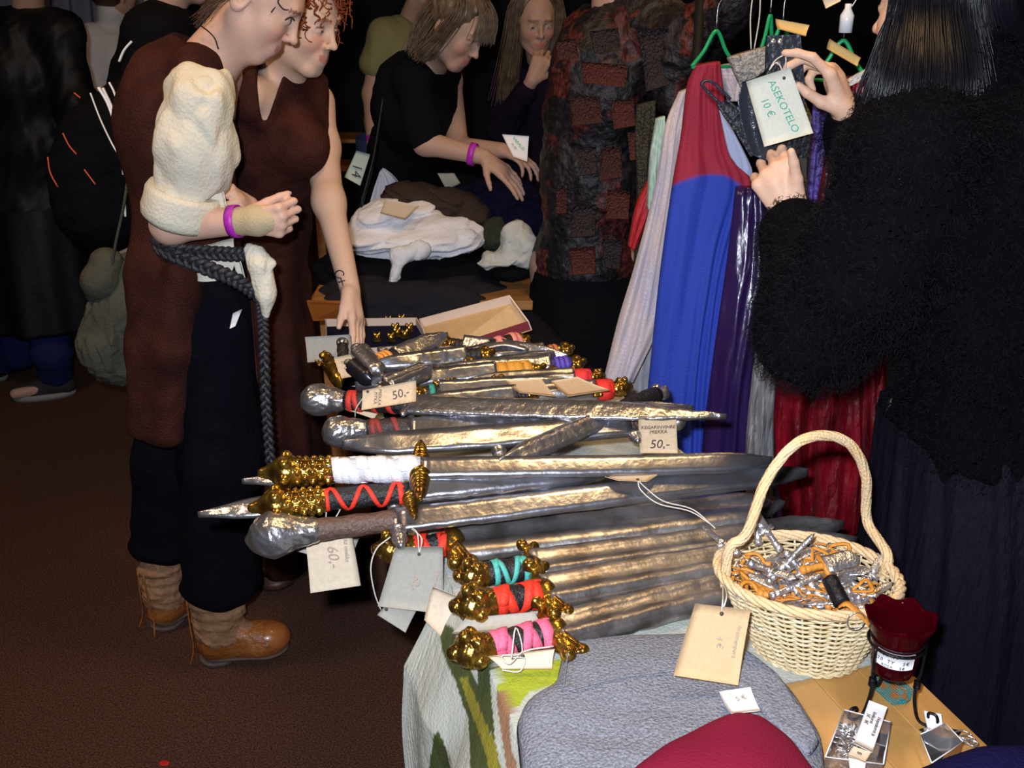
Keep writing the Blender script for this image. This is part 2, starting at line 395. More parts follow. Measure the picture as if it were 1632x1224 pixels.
# black cloth over the far half of the table, hanging over both sides
ns2, tt2 = 60, np.linspace(-.35, (VR-VL)+.45, 90); G2 = np.zeros((ns2, 90, 3))
for i, u in enumerate(np.linspace(1.86, U1+.03, ns2)):
    for j, t_ in enumerate(tt2):
        v = VR-t_
        if v > VR: G2[i, j] = tp(VR+.010+.012*(1+math.sin(u*30))*min(1, (v-VR)*6), u, ZT+.006-(v-VR))
        elif v >= VL: G2[i, j] = tp(v, u, ZT+.006+.0015*math.sin(u*9+v*13))
        else: G2[i, j] = tp(VL-.014-.010*(1+math.sin(u*26))*min(1, (VL-v)*6), u, ZT+.006-(VL-v)*.5)
thing('dark_tablecloth', slab(G2, -.0015), M_BLACK2, 'dark cloth covering the far end of the table under the heaped swords', 'tablecloth')
# ================================================================== latex swords
def blade(L, w, t, sec, n=46, tip=.14, seed=0, m=20):
    xs = np.r_[np.linspace(0, L-tip*1.0, n-14, endpoint=False), L-tip+tip*np.linspace(0, 1, 14)**.8]; rings = []
    th = np.linspace(0, 2*np.pi, m, endpoint=False); r = np.random.RandomState(seed)
    for x in xs:
        k = 1.0 if x < L-tip else max(.03, (1-((x-(L-tip))/tip)**1.7))
        y = np.cos(th); s = np.sin(th)
        if sec == 'ridge': z = np.sign(s)*((1-np.abs(y))*.86+.20*(np.abs(s) > .05))
        elif sec == 'round': z = s*.9
        else: z = np.sign(s)*np.maximum(.12*(np.abs(s) > .01), np.sqrt(np.maximum(0, 1-y**4))*.95-.55*np.exp(-(y/.34)**2)*(k > .5))
        ww = w/2*k*(1-.10*x/L); tt_ = t/2*(.35+.65*k)
        p = np.stack([np.full(m, x), y*ww, z*tt_], 1)
        p += wr(p, 22, seed)[:, None]*V(0, .0008, .0009); p[:, 2] += .004*math.sin(x*7+seed)*(x/L)
        rings.append(p)
    return loft(rings)
def helix(x0, x1, r, turns, w_, ph=0, th=.0016, flat=1.0, n=None):
    n = n or int(abs(turns)*18)+2; rings = []
    for k in np.linspace(0, 1, n):
        a = ph+turns*2*np.pi*k; x = x0+(x1-x0)*k; c = V(0, math.cos(a), math.sin(a)*flat)
        rings.append(np.array([V(x-w_/2, 0, 0)+c*r, V(x-w_/2, 0, 0)+c*(r+th*.6), V(x, 0, 0)+c*(r+th), V(x+w_/2, 0, 0)+c*(r+th*.6), V(x+w_/2, 0, 0)+c*r]))
    return loft(rings)
SH = {}
def shared(key, fn):
    if key not in SH:
        g = fn(); SH[key] = g if isinstance(g, bpy.types.Mesh) else (quads_mesh(key, g) if isinstance(g[1], np.ndarray) else mesh_of(g[0], g[1], True, key))
    return SH[key]
def g_curl():            # cast guard: waisted bar, two small balls curling at each end
    S = SDF(.0016); S.cap((0, -.026, 0), (0, .026, 0), .012, .012, .01).ell((.0, 0, .004), (.016, .018, .016), k=.01)
    for s in (-1, 1):
        S.cap((0, s*.026, 0), (.004, s*.047, .004), .010, .007, .008).ell((-.006, s*.054, .010), .0105, k=.004).ell((.016, s*.050, .006), .009, k=.004)
        S.ell((-.006, s*.054, .021), .004, k=.002, sub=True).cap((.004, s*.02, .012), (.012, s*.045, .013), .004, .003, .003)
    return S.build()
def g_knob():            # straight quillon bar with ringed knobs
    S = SDF(.0016); S.cap((0, -.045, 0), (0, .045, 0), .009, .009, .004).ell((0, 0, 0), (.014, .020, .016), k=.006)
    for s in (-1, 1):
        S.ell((0, s*.030, 0), (.013, .004, .013), k=.002).ell((0, s*.052, 0), (.013, .011, .013), k=.003).ell((0, s*.066, 0), (.008, .010, .008), k=.006)
    return S.build()
def g_spiral():
    S = SDF(.0016); S.ell((0, 0, 0), (.013, .02, .015), k=.006)
    for s in (-1, 1):
        for i in range(5): S.ell((0, s*(.018+.010*i), 0), (.0145-.0016*i, .0068, .0145-.0016*i), k=.0015)
        S.ell((0, s*.066, 0), (.005, .012, .005), k=.004)
    return S.build()
def p_cluster():         # cast pommel: three lobes round a knob
    S = SDF(.0016); S.cap((.0, 0, 0), (-.016, 0, 0), .016, .020, .006).ell((-.030, 0, .002), (.018, .021, .019), k=.006)
    for a in (.4, 2.0, 3.6, 5.2): S.ell((-.022, .019*math.cos(a), .015*math.sin(a)+.004), .0088, k=.002)
    S.ell((-.047, 0, .004), .009, k=.003).ell((-.034, 0, .024), .008, k=.003).ell((-.03, .0, .033), .003, k=.001, sub=True)
    return S.build(lambda P: .0006*np.sin(P[:, 0]*900)*np.cos(P[:, 1]*800))
def p_ornate():          # long beaded brass pommel
    S = SDF(.0016); S.cap((0, 0, 0), (-.05, 0, 0), .0185, .019, .004).ell((-.066, 0, 0), (.024, .026, .024), k=.006).cap((-.08, 0, 0), (-.100, 0, -.002), .014, .008, .006)
    for i in range(5):
        for a in np.arange(0, 6.28, .9): S.ell((-.004-.011*i, .0185*math.cos(a+i*.45), .0185*math.sin(a+i*.45)), .0052, k=.001)
    for a in np.arange(0, 6.28, 1.05): S.ell((-.066, .024*math.cos(a), .022*math.sin(a)), .0085, k=.003)
    return S.build()
def p_bulb():            # scent-stopper shape, hammered
    S = SDF(.0018); S.cap((0, 0, 0), (-.05, 0, 0), .017, .028, .01).ell((-.062, 0, 0), (.026, .030, .028), k=.01)
    return S.build(lambda P: .0013*wr(P, 26, 3))
def p_cone():
    S = SDF(.0018); S.cap((0, 0, 0), (-.055, 0, 0), .018, .031, .008).cap((-.055, 0, 0), (-.085, .0, -.002), .030, .006, .012)
    return S.build(lambda P: .0012*wr(P, 24, 5))
def p_ball():
    S = SDF(.0016); S.cap((0, 0, 0), (-.006, 0, 0), .013, .013, .004).ell((-.018, .006, 0), .0125, k=.003).ell((-.018, -.010, .004), .0105, k=.002).ell((-.030, 0, .004), .008, k=.002)
    return S.build()
def p_disc():
    S = SDF(.0018); S.ell((-.018, 0, 0), (.022, .022, .014), k=.004).ell((-.018, 0, .012), (.010, .010, .006), k=.002); return S.build()
GU = dict(curl=g_curl, knob=g_knob, spiral=g_spiral); PO = dict(cluster=p_cluster, ornate=p_ornate, bulb=p_bulb, cone=p_cone, ball=p_ball, disc=p_disc)
def at_px(a, b, px):
    lo, hi = 0., 1.
    for _ in range(30):
        m_ = (lo+hi)/2; x = proj(a+(b-a)*m_)[0]; g = (x < px) if proj(b)[0] > proj(a)[0] else (x > px)
        if g: lo = m_
        else: hi = m_
    return min(lo, .85)
def sword(P, zP, T, zT, gpx, w, label, pommel='cluster', guard='curl', pm=None, grip=(.012, .011, .012), lace=None, lacemode='cross', sec='fuller', m=None, cat='sword', seed=0, roll=0, thick=.040, gr=.0165, group=None, gs=1.0, ps=1.0, tip=.09):
    a = QZ(P[0], P[1], zP); b = QZ(T[0], T[1], zT); L = np.linalg.norm(b-a); roll = roll or ((.06 if sec == 'ridge' else .10)*(1 if b[0] > a[0] else -1) if cat == 'sword' else 0); f = at_px(a, b, gpx); w = w*1.22; pm = pm or M_BRASS; m = m or M_STEEL
    R = axes(b-a); R3 = Matrix([[*R[0]], [*R[1]], [*R[2]]]).transposed() @ Matrix.Rotation(roll, 3, 'X')
    gx = f*L; plen = dict(cluster=.055, ornate=.106, bulb=.088, cone=.09, ball=.038, disc=.04)[pommel]*ps
    g0 = min(plen, gx*.6); root = empty('sword' if cat == 'sword' else 'dagger', a, label, cat, group); root.rotation_euler = R3.to_euler()
    def add(n_, geo, mm, par=None, smooth=True, loc=(0, 0, 0), sc=1):
        me = geo if isinstance(geo, bpy.types.Mesh) else mesh_of(geo[0], geo[1], smooth, n_)
        o = bpy.data.objects.new(n_, me); COL.objects.link(o); o.parent = par or root; o.location = loc; o.scale = (sc,)*3
        if not me.materials: me.materials.append(mm)
        elif me.materials[0] != mm: o.material_slots[0].link = 'OBJECT'; o.material_slots[0].material = mm
        return o
    bo = add('blade', blade(L-gx, w, thick*(1.25 if sec == 'ridge' and cat == 'sword' else 1), sec, seed=seed, tip=tip), m, loc=(gx, 0, 0))
    add('crossguard', shared('crossguard_'+guard, GU[guard]), pm, loc=(gx, 0, 0), sc=gs)
    add('pommel', shared('pommel_'+pommel, PO[pommel]), pm, loc=(g0, 0, 0), sc=ps)
    xs = np.linspace(g0-.004, gx, 14); gp = tube([(x, 0, 0) for x in xs], [gr*(1+.05*math.sin(i*1.3+seed)) for i in range(14)], 14)
    gm = mat('grip_%.3f_%.3f_%.3f' % grip, grip, .45, bump=.5, bscale=150)
    go = add('grip', gp, gm)
    if lace:
        lm = mat('lace_%.2f_%.2f_%.2f' % lace, lace, .6, bump=.3, bscale=300); x0, x1 = g0+.006, gx-.012; l_ = x1-x0
        if lacemode == 'cross': gg = join(helix(x0, x1, gr, max(1.5, l_/.05), .0075, 0), helix(x0, x1, gr+.001, -max(1.5, l_/.05), .0075, 2.1), helix(x0, x0+.004, gr, 1.1, .008), helix(x1-.004, x1, gr, 1.1, .008))
        elif lacemode == 'wide': gg = join(helix(x0, x1, gr, l_/.036, .014, .6, .002), helix(x0, x1, gr+.0014, -l_/.036, .014, 2.8, .002), helix(x0-.003, x0+.005, gr, 1.2, .014, 0, .002), helix(x1-.006, x1, gr, 1.2, .016, 0, .0025))
        elif lacemode == 'full': gg = join(*[helix(x0+l_*k/9., x0+l_*(k+1)/9.+.004, gr, 1.0, .020, k*1.3, .0016+.0006*(k % 3)) for k in range(9)])
        elif lacemode == 'coil': gg = helix(x0, x1, gr, l_/.010, .0085, 0, .003)
        else: gg = join(helix(x0, x1, gr, l_/.03, .010, 0), helix(x0, x0+.003, gr, 1.1, .01))
        add('lace', gg, lm, go)
    return root
RED, TEAL, PINK, WHT = (.75, .035, .015), (.08, .42, .36), (.72, .13, .24), (.72, .72, .76)
# near row, hilts towards the left edge
sword((713, 1047), .785, (1238, 922), .782, 884, .050, 'sword with a pink laced black grip and brass fittings, nearest the grey felt cloth', 'cluster', 'curl', lace=PINK, lacemode='wide', m=M_DSTEEL, seed=1, gr=.0185, gs=1.05, ps=1.15)
sword((716, 972), .80, (1366, 858), .795, 868, .056, 'sword with red laced black grip and brass knobs, next beyond the pink one', 'cluster', 'curl', lace=RED, lacemode='wide', m=M_DSTEEL, seed=2, gr=.019, gs=1.0, ps=1.2)
sword((722, 922), .80, (1345, 836), .79, 850, .052, 'sword with turquoise cross lacing on a black grip and brass pommel', 'cluster', 'curl', lace=TEAL, m=M_DSTEEL, seed=3, gr=.018, gs=.85, ps=1.0)
sword((592, 880), .80, (1250, 806), .80, 722, .075, 'broad bladed sword with red laced grip half hidden behind the hanging grey tag', 'cluster', 'curl', lace=RED, lacemode='wide', m=M_DSTEEL, seed=4, gr=.017, gs=1.15, ps=1.15, thick=.032)
# overhanging middle swords
sword((391, 858), .835, (1288, 752), .855, 632, .050, 'long silver sword with a brown leather grip and large pointed silver pommel', 'cone', 'knob', pm=M_STEEL2, grip=(.10, .06, .045), m=M_STEEL, seed=5, sec='ridge', gr=.017, thick=.034, ps=1.08, gs=.95)
sword((1010, 742), .850, (315, 819), .85, 880, .048, 'silver sword lying hilt right, its bare pointed tip reaching furthest left', 'ball', 'knob', pm=M_STEEL2, m=M_STEEL2, seed=6, sec='ridge', thick=.022)
sword((396, 808), .868, (965, 757), .866, 653, .042, 'sword with a black grip cross-laced in red and a long beaded brass pommel', 'ornate', 'spiral', lace=RED, m=M_STEEL, seed=7, gr=.0165, sec='ridge', ps=1.02, gs=.95)
sword((905, 738), .868, (385, 764), .868, 800, .040, 'silver blade whose tip shows beyond the beaded brass pommel of the white gripped sword', 'ball', 'knob', pm=M_STEEL2, m=M_STEEL2, seed=8, sec='ridge', thick=.020)
sword((412, 752), .900, (1230, 736), .885, 670, .045, 'sword with white ribbon wound grip and gold beaded pommel', 'ornate', 'spiral', lace=WHT, lacemode='full', grip=(.5, .5, .55), m=M_STEEL, seed=9, gr=.0195, sec='ridge', ps=1.05, gs=1.18, thick=.032)
sword((1098, 668), .885, (545, 713), .885, 1000, .064, 'wide silver sword pointing left with ridged blade and brown grip under the 50 tag', 'ball', 'knob', pm=M_STEEL2, grip=(.06, .03, .02), m=M_STEEL, seed=10, sec='ridge', gr=.02, ps=1.2, gs=.85, thick=.034)
sword((1062, 622), .885, (796, 738), .905, 966, .044, 'silver sword lying slanted across the wide left-pointing blade', 'ball', 'knob', pm=M_STEEL2, m=M_STEEL2, seed=11, sec='ridge', gs=.6, thick=.028)
sword((480, 636), .895, (1158, 664), .915, 652, .056, 'sword with round hammered silver pommel, red and black grip, pointing right', 'bulb', 'knob', pm=M_STEEL2, lace=(.5, .03, .02), m=M_STEEL2, seed=12, sec='ridge', gr=.019, lacemode='coilx', gs=.62, tip=.2, thick=.024)
sword((513, 690), .865, (1105, 650), .895, 654, .050, 'silver sword with hammered pommel and dark red wound grip, under the red and black one', 'bulb', 'knob', pm=M_STEEL2, lace=(.22, .03, .025), grip=(.03, .02, .02), m=M_STEEL, seed=13, sec='ridge', gr=.0185, lacemode='coilx', gs=.6, ps=.95, thick=.03)
# far pile
sword((562, 596), .87, (714, 537), .89, 630, .050, 'short silver sword with orange coiled grip in the far pile, tip towards the box lid', 'ball', 'knob', pm=M_STEEL2, lace=(.75, .30, .06), lacemode='coil', m=M_STEEL2, seed=14, gs=.8, tip=.08, sec='ridge', gr=.02)
sword((845, 540), .87, (640, 596), .87, 784, .042, 'sword with salmon pink wound grip and brass guard in front of the open box', 'ball', 'knob', lace=(.72, .25, .20), lacemode='wide', m=M_STEEL, seed=15, sec='ridge', gr=.022, gs=.72, thick=.03)
sword((622, 614), .865, (905, 566), .865, 706, .040, 'sword with dark green laced grip in the far pile', 'ball', 'curl', pm=M_BRASS, lace=(.03, .30, .20), m=M_STEEL, seed=16, sec='ridge', gr=.017, gs=.7)
sword((872, 586), .872, (566, 616), .862, 790, .038, 'sword with orange wound grip and brass knobs pointing left in the far pile', 'ball', 'curl', lace=(.62, .27, .03), lacemode='full', grip=(.4, .2, .03), m=M_STEEL, seed=17, sec='ridge', gr=.018, gs=.7)
sword((935, 578), .870, (690, 598), .870, 876, .036, 'sword with purple wound grip and brass pommel at the right of the far pile', 'ball', 'curl', lace=(.10, .06, .42), lacemode='coil', grip=(.03, .02, .12), m=M_STEEL2, seed=18, sec='ridge', gr=.016, gs=.6)
sword((1008, 618), .862, (700, 640), .855, 950, .040, 'sword with bright red grip and two brass knobs, rightmost in the far pile', 'cluster', 'curl', lace=(.70, .03, .02), lacemode='full', grip=(.3, .02, .01), m=M_DSTEEL, seed=19, gr=.019, gs=.5, ps=.8)
sword((916, 556), .862, (690, 580), .862, 868, .034, 'thin sword with rust orange grip behind the purple one', 'ball', 'curl', lace=(.50, .14, .05), lacemode='coil', m=M_DSTEEL, seed=20, gr=.013, gs=.5)
sword((965, 600), .868, (730, 612), .862, 915, .036, 'sword with a red grip mostly hidden by two kraft tags in the far pile', 'cluster', 'curl', lace=(.65, .03, .03), lacemode='full', m=M_DSTEEL, seed=21, gr=.016, gs=.6, ps=.6)
sword((640, 560), .850, (850, 575), .850, 690, .036, 'dark silver sword deep in the far pile under the orange gripped one', 'ball', 'curl', m=M_DSTEEL, seed=27, gr=.014, gs=.6)
sword((790, 562), .885, (580, 590), .880, 742, .034, 'sword with a dark grip and brass guard lying across the middle of the far pile', 'ball', 'curl', m=M_STEEL, seed=31, gs=.6, sec='ridge', gr=.015)
sword((700, 545), .868, (905, 574), .862, 740, .032, 'thin silver sword pointing right behind the purple gripped one', 'ball', 'curl', m=M_STEEL2, seed=32, gs=.55, sec='ridge', gr=.013)
sword((858, 628), .872, (640, 652), .868, 822, .036, 'silver sword with an amber brass guard directly beyond the round silver pommel swords', 'cluster', 'curl', m=M_STEEL, seed=33, gs=.6, ps=.6, gr=.015, sec='ridge')
sword((655, 628), .868, (930, 612), .866, 700, .036, 'silver sword with brass guard between the green laced one and the orange one', 'ball', 'curl', lace=(.03, .26, .18), m=M_STEEL, seed=34, gs=.6, gr=.015, sec='ridge')
# small daggers at the left of the far pile
sword((518, 566), .87, (544, 616), .84, 524, .026, 'small brass dagger leaning at the left of the far pile', 'ball', 'curl', m=M_BRASS, cat='dagger', seed=22, gs=.45, tip=.03, ps=.7, gr=.008, sec='round')
sword((545, 538), .90, (548, 592), .85, 552, .034, 'thick silver handled dagger standing before the grey card', 'disc', 'knob', pm=M_STEEL2, m=M_STEEL2, cat='dagger', seed=23, gs=.25, tip=.02, ps=.6, gr=.012, sec='round')
sword((570, 556), .91, (606, 596), .89, 574, .036, 'silver handled dagger lying across a kraft tag', 'disc', 'knob', pm=M_STEEL2, m=M_STEEL2, cat='dagger', seed=24, gs=.3, tip=.02, ps=.6, gr=.012, sec='round')
sword((556, 578), .90, (592, 610), .88, 562, .026, 'short black and silver dagger lowest on the kraft tag', 'disc', 'knob', pm=M_STEEL2, m=mat('dark_metal', (.05, .05, .06), .3, .8), cat='dagger', seed=25, gs=.25, tip=.02, ps=.45, gr=.01, sec='round')
sword((600, 622), .89, (690, 590), .89, 618, .030, 'small silver dagger between the 50 tag and the green laced grip', 'disc', 'knob', pm=M_STEEL2, m=M_STEEL2, cat='dagger', seed=26, gs=.4, tip=.03, ps=.5, gr=.01)

# ================================================================== card tags
def price_tag(c, pl, m, label, lines=(), holes=(.5, .08), strings=(), bend=.004, group=None, name='price_tag', thick=.0009, smat=None):
    """c: four picture corners TL TR BR BL ; pl: ('Y', ytop, ybottom) upright or ('Z', z...) lying"""
    if pl[0] == 'Y': K = [Q(c[0][0], c[0][1], pl[1]), Q(c[1][0], c[1][1], pl[1]), Q(c[2][0], c[2][1], pl[2]), Q(c[3][0], c[3][1], pl[2])]
    else:
        zz = list(pl[1:])+[pl[-1]]*4; K = [QZ(c[i][0], c[i][1], zz[i]) for i in range(4)]
    nrmv = nrm(np.cross(K[1]-K[0], K[3]-K[0])); G = np.zeros((9, 9, 3))
    for i, s in enumerate(np.linspace(0, 1, 9)):
        for j, t in enumerate(np.linspace(0, 1, 9)):
            G[i, j] = K[0]*(1-s)*(1-t)+K[1]*s*(1-t)+K[2]*s*t+K[3]*(1-s)*t+nrmv*bend*math.sin(math.pi*t)*(1 if i % 1 == 0 else 0)*math.cos((s-.5)*1.5)
    if (nrmv@(V(0, 0, CAMZ)-K[0])) < 0: nrmv = -nrmv
    root = empty(name, sum(K)/4, label, 'tag', group); ob('card', slab(G, thick), m, root)
    X = nrm(K[1]-K[0]); Yv = -nrm(K[3]-K[0]); hp = lambda s, t: K[0]*(1-s)*(1-t)+K[1]*s*(1-t)+K[2]*s*t+K[3]*(1-s)*t
    if holes:
        h = hp(*holes)+nrmv*.001; Rr = np.array([X, np.cross(nrmv, X), nrmv]); ob('hole', lathe([(0, 0), (.0026, 0), (.0026, .0006), (0, .0006)], 14, h, Rr), M_INK, root)
    for (txt, s, t, size, rot, mm) in lines:
        b0 = abs(bend)*math.sin(math.pi*t)+.0012; x_ = X*math.cos(rot)+Yv*math.sin(rot); y_ = np.cross(nrmv, x_)
        lettering(txt, size, np.array([x_, y_, nrmv]), hp(s, t)+nrmv*b0, mm, root)
    for st in strings:
        pts = [hp(*holes) if isinstance(p, str) else p for p in st]
        ob('string', tube(spline(pts, 26), .0011, 5), smat or M_STRING, root)
    return root
HP = math.pi/2
price_tag([(484, 838), (555, 826), (575, 933), (495, 945)], ('Y', 1.335, 1.315), M_KRAFT2, 'buff card tag marked 60 hanging below the red cross-laced grip', [('60,-', .56, .50, .024, -HP*.95, M_PENCIL), ('pitkä miekka', .86, .40, .009, -HP, M_PENCIL)], (.42, .1), [['h', Q(519, 828, 1.34), Q(522, 800, 1.345), Q(530, 785, 1.37), Q(546, 800, 1.345), Q(530, 832, 1.335), 'h']])
price_tag([(494, 850), (572, 858), (556, 900), (472, 878)], ('Y', 1.36, 1.36), M_GREYCARD, 'grey tag showing its corners behind the buff 60 tag', holes=None)
price_tag([(630, 872), (706, 871), (706, 880+98), (602, 966)], ('Y', 1.27, 1.25), M_GREYCARD, 'grey card tag hanging over the broad red-laced sword hilt', [('60,-', .52, .55, .016, -HP, M_PENCIL), ('lyhyt miekka', .86, .55, .009, -HP, M_PENCIL)], (.52, .11), [['h', Q(665, 850, 1.275), Q(655, 842, 1.30), Q(672, 858, 1.275), 'h']])
price_tag([(618, 962), (664, 972), (646, 1008), (601, 980)], ('Y', 1.262, 1.255), M_GREYCARD, 'small grey tag hanging lowest beneath the large grey tag', holes=(.1, .4), strings=[[Q(622, 856, 1.27), Q(600, 875, 1.26), Q(591, 905, 1.255), Q(597, 945, 1.255), Q(607, 972, 1.258)]])
price_tag([(690, 935), (742, 955), (712, 1024), (676, 988)], ('Y', 1.225, 1.21), M_KRAFT2, 'kraft tag hanging to the left of the brass pommels', holes=None, bend=.008)
price_tag([(742, 985), (852, 975), (866, 1000), (720, 1010)], ('Z', .795, .80, .79, .785), M_GREYCARD, 'grey tag lying flat between the red and the pink laced grips', holes=None)
price_tag([(778, 1046), (884, 1034), (880, 1066), (800, 1066)], ('Z', .790, .790, .772, .772), M_KRAFT2, 'buff tag tied with a string bow under the pink laced grip', holes=(.5, .2), strings=[[QZ(815, 1050, .80), QZ(822, 1000, .83), QZ(832, 1040, .80), QZ(800, 1045, .80), QZ(812, 1058, .79), QZ(836, 1038, .795), QZ(882, 1030, .80)], [QZ(818, 1048, .795), QZ(836, 1050, .785), QZ(828, 1070, .775), QZ(800, 1068, .775)]])
price_tag([(578, 622), (663, 606), (663, 640), (576, 654)], ('Y', 1.615, 1.60), M_KRAFT, 'kraft tag marked 50 lying over the round silver pommel sword', [('50,-', .72, .52, .020, .12, M_INK), ('PITKÄ', .26, .5, .008, -HP, M_INK), ('MIEKKA', .34, .5, .008, -HP, M_INK)], (.10, .12), [['h', Q(568, 650, 1.61), Q(566, 664, 1.62)]])
price_tag([(572, 640), (604, 656), (596, 668), (550, 652)], ('Y', 1.64, 1.64), M_KRAFT, 'small kraft tag below the 50 tag at the silver pommels', holes=None)
price_tag([(1017, 664), (1078, 662), (1080, 722), (1020, 722)], ('Y', 1.545, 1.54), M_KRAFT, 'upright kraft tag reading 50 before the blue dress', [('50,-', .52, .74, .022, 0, M_INK), ('KEISARINVIHREÄ'[:13], .5, .28, .0085, 0, M_INK), ('MIEKKA', .5, .40, .0085, 0, M_INK)], (.4, .06))
price_tag([(575, 778), (650, 756), (640, 770), (600, 782)], ('Y', 1.41, 1.405), M_GREYCARD, 'grey tag marked 50 tucked under the white wound grip', [('50,-', .7, .5, .016, .2, M_INK)], None)
price_tag([(940, 752), (1048, 757), (1030, 768), (985, 766)], ('Z', .882), M_KRAFT, 'flat kraft tag on the blades with a long double string', holes=(.7, .8), bend=.001, strings=[['h', QZ(1022, 782, .87), QZ(1050, 803, .86), QZ(1100, 815, .85), QZ(1136, 838, .84)], ['h', QZ(1032, 780, .87), QZ(1058, 799, .86), QZ(1104, 812, .85), QZ(1140, 842, .84)]])
price_tag([(532, 570), (570, 562), (584, 596), (542, 604)], ('Y', 1.90, 1.88), M_KRAFT, 'kraft tag among the small daggers at the left of the far pile', [('TIKARI', .45, .35, .008, -.1, M_INK), ('15,-', .5, .65, .012, -.1, M_INK)], None)
price_tag([(560, 616), (640, 600), (650, 585), (600, 612)], ('Y', 1.87, 1.86), M_KRAFT, 'narrow kraft tag under the orange coiled grip', holes=None)
price_tag([(806, 607), (862, 603), (885, 632), (828, 626)], ('Z', .895), M_KRAFT, 'kraft tag lying left of a brass knob in the far pile', holes=None, bend=.002)
price_tag([(878, 608), (920, 601), (972, 622), (905, 632)], ('Z', .895), M_KRAFT, 'kraft tag lying beside the bright red grip in the far pile', holes=None, bend=.002)
price_tag([(486, 537), (558, 533), (562, 572), (490, 578)], ('Y', 2.02, 1.99), M_GREYCARD, 'blank grey card standing at the left end of the far pile', holes=None, name='blank_card')
# ================================================================== people
SKIN, SKIN2 = V(.64, .40, .30), V(.66, .43, .31)
M_SKIN = mat('skin', (1, 1, 1), .48, attr='Col', bump=.12, bscale=260, sss=.12, spec=.35)
def hframe(fwd, up=(0, 0, 1)):
    f = nrm(fwd); l = nrm(np.cross(up, f)); return np.array([f, l, np.cross(f, l)])     # x face, y left, z crown
def head(S, c, M, s=1.0, mouth=0):
    T = lambda x, y, z: np.asarray(c)+s*(V(x, y, z) @ M)
    E_ = lambda p, r, k=.012, sub=False: S.ell(T(*p), V(*r)*s, M, k*s, sub)
    C_ = lambda a, b, r1, r2, k=.01, sub=False: S.cap(T(*a), T(*b), r1*s, r2*s, k*s, sub)
    E_((-.012, 0, .035), (.094, .074, .086)); E_((.034, 0, -.015), (.056, .059, .082), .03); E_((.02, 0, -.055), (.052, .050, .045), .03)
    for q in (-1, 1):
        C_((-.002, q*.048, -.050), (.058, q*.020, -.094), .018, .014, .025); E_((.056, q*.034, -.028), (.027, .024, .026), .02)
        E_((-.008, q*.073, -.012), (.019, .009, .031), .006); E_((-.002, q*.080, -.010), (.010, .005, .018), .003, True)
    C_((.066, -.010, -.098), (.066, .010, -.098), .016, .016, .02)
    C_((.079, -.030, .022), (.079, .030, .022), .012, .012, .016)
    for q in (-1, 1): E_((.094, q*.030, .000), (.014, .017, .012), .012, True)
    for q in (-1, 1): E_((.076, q*.030, -.001), (.0135, .0155, .0125), .004)
    C_((.088, 0, .012), (.104, 0, -.026), .0065, .0085, .010); E_((.108, 0, -.031), (.0095, .0095, .0085), .006)
    for q in (-1, 1): E_((.096, q*.0105, -.035), (.009, .0062, .0068), .004)
    E_((.079, 0, -.066), (.016, .026, .022), .014)
    C_((.085, -.019, -.0615), (.0925, 0, -.0595), .0030, .0046, .004); C_((.085, .019, -.0615), (.0925, 0, -.0595), .0030, .0046, .004)
    C_((.084, -.017, -.067), (.0905, 0, -.0690), .0032, .0052, .004); C_((.084, .017, -.067), (.0905, 0, -.0690), .0032, .0052, .004)
    C_((.094, -.018, -.0642), (.094, .018, -.0642), .0012, .0012, .002, True)
    return T
def face_col(P, c, M, s, base, brow=V(.16, .07, .04), lips=V(.46, .13, .11)):
    L_ = (P-np.asarray(c)) @ np.asarray(M).T/s; C = np.tile(base, (len(P), 1)); x, y, z = L_.T; ay = np.abs(y)
    near = (x > .03) & (np.abs(z) < .12) & (ay < .08)
    def mix(m, col, a=1.0): C[m] = C[m]*(1-a)+col*a
    mix(near & (((ay-.036)/.022)**2+((z+.034)/.022)**2 < 1), base*V(1.12, .82, .80), .6)
    mix(near & (x > .080) & (ay < .0215) & (z < -.0555+.0*ay) & (z > -.0745+.25*ay), lips, .7)
    mix(near & (ay > .010) & (ay < .046) & (np.abs(z-(.024-.0035*((ay-.028)/.018)**2)) < .0035), brow, .85)
    mix(near & (((ay-.030)/.0115)**2+((z+.003)/.0034)**2 < 1) & (x > .078), V(.45, .42, .40), .8)
    mix(near & (((ay-.030)/.0042)**2+((z+.003)/.0034)**2 < 1) & (x > .078), V(.04, .04, .05), 1)
    mix(near & (ay > .017) & (ay < .044) & (np.abs(z-.0058+.2*(ay-.03)**2/.02) < .0016), V(.06, .03, .03), .9)
    return C
